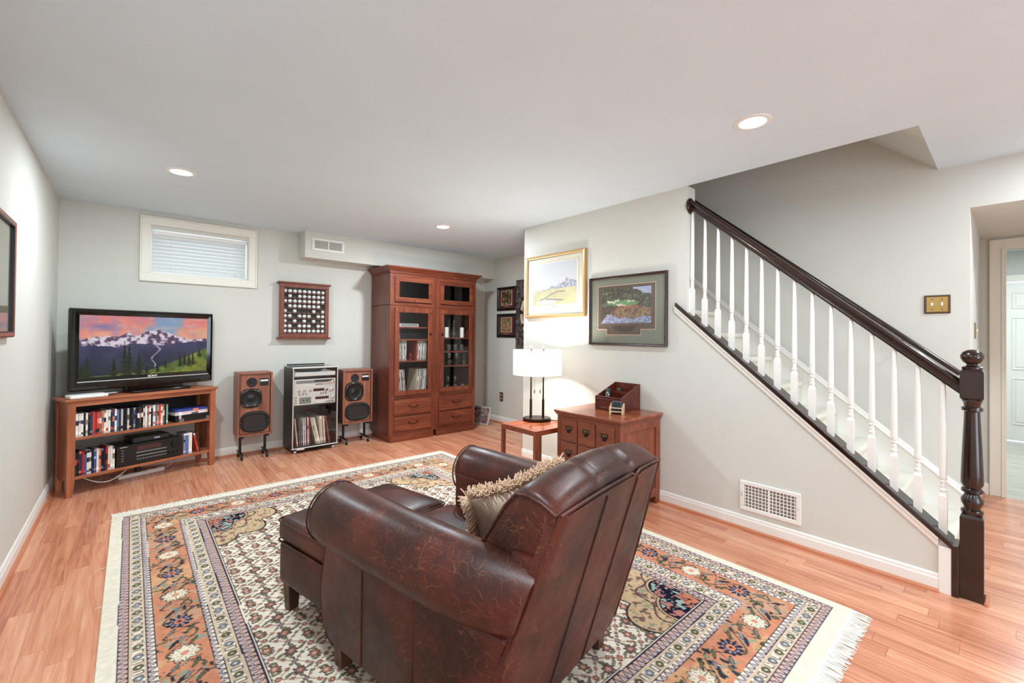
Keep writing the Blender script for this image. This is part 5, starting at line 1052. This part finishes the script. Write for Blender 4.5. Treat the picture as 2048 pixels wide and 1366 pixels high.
# ================================================================== rug
PX0, PX1, PY0, PY1 = -.030, 2.550, .565, 4.055; IV = .055; KE = .062; RES = .004
def rug_image():
    W_, H_ = PX1-PX0+2*IV, PY1-PY0+2*KE; nx, ny = int(W_/RES), int(H_/RES)
    X = np.linspace(-IV, PX1-PX0+IV, nx)[None, :].repeat(ny, 0); Yv = np.linspace(PY1-PY0+KE, -KE, ny)[:, None].repeat(nx, 1)
    PWd, PL_ = PX1-PX0, PY1-PY0; r = np.random.default_rng(5)
    wx = (fbm(ny, nx, 5, 70, 2)-.5)*.010; Xw, Yw = X+wx, Yv+wx.T[:ny, :nx] if False else Yv+wx
    dx = np.minimum(Xw, PWd-Xw); dy = np.minimum(Yw, PL_-Yw); d = np.minimum(dx, dy)
    vert = dx < dy; s = np.where(vert, Yw-PL_/2, Xw-PWd/2)          # coordinate along the border
    im = np.zeros((ny, nx, 3)); im[:] = C(226, 218, 200)
    navy, ivory, lilac, pink, beige, rust, green, teal, tan, olive = C(56, 50, 62), C(230, 220, 204), C(190, 172, 174), C(208, 172, 158), C(200, 180, 158), C(202, 136, 106), C(104, 104, 72), C(130, 140, 150), C(198, 164, 126), C(112, 108, 84)
    def put(m, c): im[m] = c
    def zig(a, b_, c0, c1, per=.030):
        m = (d >= a) & (d < b_); t_ = (d-a)/(b_-a); tri = np.abs(((s/per) % 1)*2-1); put(m, c0); put(m & (tri > t_), c1); put(m & (np.abs(tri-t_) < .15), navy); put(m & ((t_ < .10) | (t_ > .90)), navy)
    def meander(a, b_, per=.072):
        m = (d >= a) & (d < b_); t_ = (d-a)/(b_-a); put(m, beige); ph = (s/per) % 1; k = np.floor(s/per).astype(int) % 2
        put(m & (np.abs(t_-.5-.30*np.sin(ph*2*np.pi)) < .07), ivory); q = np.hypot((ph-.5)*per, (t_-.5)*(b_-a))
        put(m & (q < .017), C(70, 66, 62)); put(m & (q < .013) & (k == 0), green); put(m & (q < .013) & (k == 1), teal); put(m & (q < .004), ivory)
        q2 = np.abs(((ph+.5) % 1)-.5)*per; put(m & (q2 < .010) & (np.abs(t_-.5) < .32), C(66, 60, 60)); put(m & (q2 < .0065) & (np.abs(t_-.5) < .26), ivory)
        put(m & ((t_ < .06) | (t_ > .94)), C(220, 198, 170))
    zig(0, .038, pink, lilac); meander(.038, .090); zig(.090, .122, ivory, lilac)
    zig(.290, .318, ivory, lilac); meander(.318, .378); zig(.378, .425, pink, lilac)
    put((d >= .425) & (d < .436), navy); put((d >= .428) & (d < .433), ivory)
    # main border
    mb = (d >= .122) & (d < .290); n = fbm(ny, nx, 12, 80, 3); im[mb] = (rust*(1-.0)+(n[mb]-.5)[:, None]*.12); put(mb & (n > .58), C(208, 158, 118)); put(mb & (n < .34), C(196, 150, 122))
    dc = d-.206; per = .254; ph = ((s/per) % 1)-.5; kk = np.floor(s/per).astype(int) % 2; lx = ph*per
    vine = np.abs(dc-.055*np.sin((s/per)*2*np.pi+1.2)) < .0055; put(mb & vine, C(92, 84, 72))
    v2 = np.abs(dc+.060*np.sin((s/per)*2*np.pi*2+.4)) < .005; put(mb & v2 & (np.abs(lx) > .05), C(60, 54, 70))
    sm = fbm(ny, nx, 150, 90, 2); put(mb & (sm > .68) & (np.abs(lx) > .06), olive); put(mb & (sm < .30) & (np.abs(lx) > .06), C(150, 150, 130)); put(mb & (sm > .76) & (np.abs(lx) > .06), navy)
    for (ox, oy, c_) in ((.070, .035, green), (.085, -.03, navy), (-.075, -.035, C(120, 126, 118)), (-.09, .03, green), (.11, .0, teal)):
        u = lx-ox; v = dc-oy; put(mb & ((u/.026)**2+((v-.6*u)/.010)**2 < 1), C(52, 48, 52)); put(mb & ((u/.021)**2+((v-.6*u)/.0065)**2 < 1), c_)
    q = np.hypot(lx, dc); an = np.arctan2(dc, lx); pet = .046+.007*np.cos(an*10)
    A = mb & (kk == 0); Bm = mb & (kk == 1)
    put(A & (q < pet), navy); put(A & (q < .036) & (q > .024) & (np.cos(an*10+np.pi) > .1), C(150, 150, 180)); put(A & (q < .020), C(206, 130, 100)); put(A & (q < .008), navy)
    put(Bm & (q < pet+.006), C(70, 60, 62)); put(Bm & (q < pet+.001), C(226, 214, 190)); put(Bm & (q < pet) & (q > .014) & (np.abs(np.sin(an*5)) < .16), C(110, 104, 92)); put(Bm & (q < .014), C(206, 140, 120))
    # field: lattice of small flowers on ivory
    f = d >= .436; n2 = fbm(ny, nx, 90, 99, 2); im[f] = ivory+(n2[f]-.5)[:, None]*.05
    tx, ty = .150, .128; gx_ = (Xw-PWd/2)/tx; gy_ = (Yw-PL_/2)/ty; wob = (fbm(ny, nx, 22, 120, 2)-.5)*.26; gx_ = gx_+wob; gy_ = gy_+wob
    lat = np.minimum(np.abs(((gx_+gy_) % 1)-.5), np.abs(((gx_-gy_) % 1)-.5)); put(f & (lat < .030), C(176, 150, 126))
    def motif(ox, oy, R0, c_in, c_mid, c_out, lobes=6):
        fx = ((gx_-ox+.5) % 1-.5)*tx; fy = ((gy_-oy+.5) % 1-.5)*ty; q_ = np.hypot(fx, fy); a_ = np.arctan2(fy, fx); rr = R0*.88*(1+.18*np.cos(a_*lobes))
        put(f & (q_ < rr), c_out); put(f & (q_ < rr*.78), c_mid); put(f & (q_ < rr*.38), c_in)
    def leaf(ox, oy, ang, a_, b_, c_in, c_out):
        fx = ((gx_-ox+.5) % 1-.5)*tx; fy = ((gy_-oy+.5) % 1-.5)*ty; u = fx*math.cos(ang)+fy*math.sin(ang); v = -fx*math.sin(ang)+fy*math.cos(ang); v = v-u*u*9
        put(f & ((u/a_)**2+(v/b_)**2 < 1), c_out); put(f & ((u/(a_*.8))**2+(v/(b_*.62))**2 < 1), c_in)
    dk = C(74, 60, 62); mot = [(.36, .14, .0085, C(196, 150, 130), C(150, 120, 108), dk, 5), (.62, .38, .0085, C(150, 146, 120), C(134, 110, 100), dk, 5), (.14, .64, .0085, C(196, 150, 130), C(160, 112, 100), dk, 5), (.86, .88, .008, C(150, 146, 150), C(140, 118, 112), dk, 5), (.38, .88, .008, C(190, 140, 120), C(150, 110, 100), dk, 5), (.88, .40, .008, C(150, 140, 110), C(120, 110, 90), dk, 5), (.0, .0, .029, C(196, 140, 120), C(120, 92, 86), dk, 8), (.5, .5, .025, C(206, 170, 140), C(150, 104, 92), C(84, 66, 66), 6), (.5, .0, .014, C(206, 150, 130), C(170, 110, 96), dk, 4), (.0, .5, .014, C(150, 140, 150), C(150, 124, 118), dk, 4), (.26, .24, .011, C(190, 130, 110), C(176, 120, 104), dk, 4), (.76, .76, .011, C(150, 110, 100), C(176, 124, 110), dk, 4), (.24, .76, .010, C(140, 134, 112), C(120, 114, 90), dk, 4), (.75, .25, .010, C(190, 130, 110), C(170, 112, 98), dk, 4)]
    for a_ in mot: motif(*a_)
    for ox, oy, ag in ((.27, .03, .5), (.73, -.03, 3.6), (.03, .26, 2.0), (-.04, .74, 5.1), (.52, .26, .1), (.48, .74, 3.1)): leaf(ox, oy, ag, .019, .0072, C(132, 126, 98), C(76, 70, 62))
    # corner pieces
    for cxs in (0, 1):
        for cys in (0, 1):
            u = (Xw if cxs == 0 else PWd-Xw)-.436; v = (Yw if cys == 0 else PL_-Yw)-.436; ff = f & (u > 0) & (v > 0) & (u < .6) & (v < .7)
            q_ = np.hypot(u/.43, v/.50); a_ = np.arctan2(v/.50, u/.43); lob = .80+.17*np.abs(np.sin(a_*5+.3)); edge = ff & (q_ < lob); put(edge, dk*.7+.02); put(ff & (q_ < lob-.030), C(198, 168, 134))
            sm2 = fbm(ny, nx, 170, 130, 2); put(ff & (q_ < lob-.05) & (sm2 > .66), C(120, 96, 88)); put(ff & (q_ < lob-.05) & (sm2 < .31), C(150, 148, 120)); put(ff & (q_ < lob-.05) & (np.abs(q_-.60-.05*np.sin(a_*9)) < .012), C(90, 66, 70))
            lob2 = .42+.10*np.abs(np.sin(a_*3+.9)); put(ff & (q_ < lob2+.035), C(84, 60, 62)); put(ff & (q_ < lob2+.018), C(206, 176, 140)); put(ff & (q_ < lob2), C(28, 26, 44))
            put(ff & (q_ < lob2-.02) & (sm2 > .60), C(150, 168, 160)); put(ff & (q_ < lob2-.02) & (sm2 < .36), C(176, 118, 110)); put(ff & (q_ < .20) & (sm2 > .5), C(190, 120, 90))
    # centre medallion, mostly under the chair
    u = (Xw-PWd/2)/.50; v = (Yw-PL_/2)/.72; q_ = np.hypot(u, v); a_ = np.arctan2(v, u); lob = .86+.12*np.abs(np.cos(a_*6)); put(f & (q_ < lob), navy); put(f & (q_ < lob-.03), C(198, 168, 134)); put(f & (q_ < .55), C(30, 28, 46)); put(f & (q_ < .55) & (sm2 > .6), C(176, 118, 110)); put(f & (q_ < .25), C(196, 118, 84))
    pile = (fbm(ny, nx, 200, 140, 1)-.5)*.06; return im+pile[..., None], W_, H_
im_, RW, RH = rug_image(); RCX, RCY = (PX0+PX1)/2, (PY0+PY1)/2
rg = thing('persian_rug', 'large ivory and rust patterned oriental rug under the armchair', 'rug', (RCX, RCY, 0))
box('backing', m_ivory, -RW/2-.002, RW/2+.002, -RH/2-.001, RH/2+.001, .001, .0095, rg, .003)
color_grid('pile', RW, RH, im_, m_rug, rg, 'xy', None, .0100)
b = B(); rr_ = random.Random(9)
for s in (-1, 1):
    k = 0; x = -RW/2
    while x < RW/2:
        L_ = .072+rr_.uniform(-.012, .010); dx = rr_.uniform(-.010, .010); y0 = s*(RH/2-.002); x2 = x+dx; w_ = .0017; z1 = .0035+rr_.random()*.003
        for (xa, ya, za, xb, yb, zb) in ((x, y0, .009, x+dx*.5, y0+s*L_*.5, z1+.002), (x+dx*.5, y0+s*L_*.5, z1+.002, x2, y0+s*L_, z1-.002)):
            b.add([(xa-w_, ya, za), (xa+w_, ya, za), (xb+w_, yb, zb), (xb-w_, yb, zb), (xa, ya, za-.0025), (xb, yb, zb-.0018)], [(0, 1, 2, 3), (0, 3, 5, 4), (1, 4, 5, 2)])
        x += .0023
b.obj('end_fringe', m_cotton, rg, kind='stuff')
for (x, y, a_) in ((-RW/2-.02, 1.73, .3), (-RW/2-.018, .95, .1), (-RW/2-.012, .5, -.2)): B().tube([(x-.012, y, .003), (x+.01, y+.004*a_, .004), (x+.022, y, .006)], .002, 5).obj('loose_thread', m_cotton, rg)
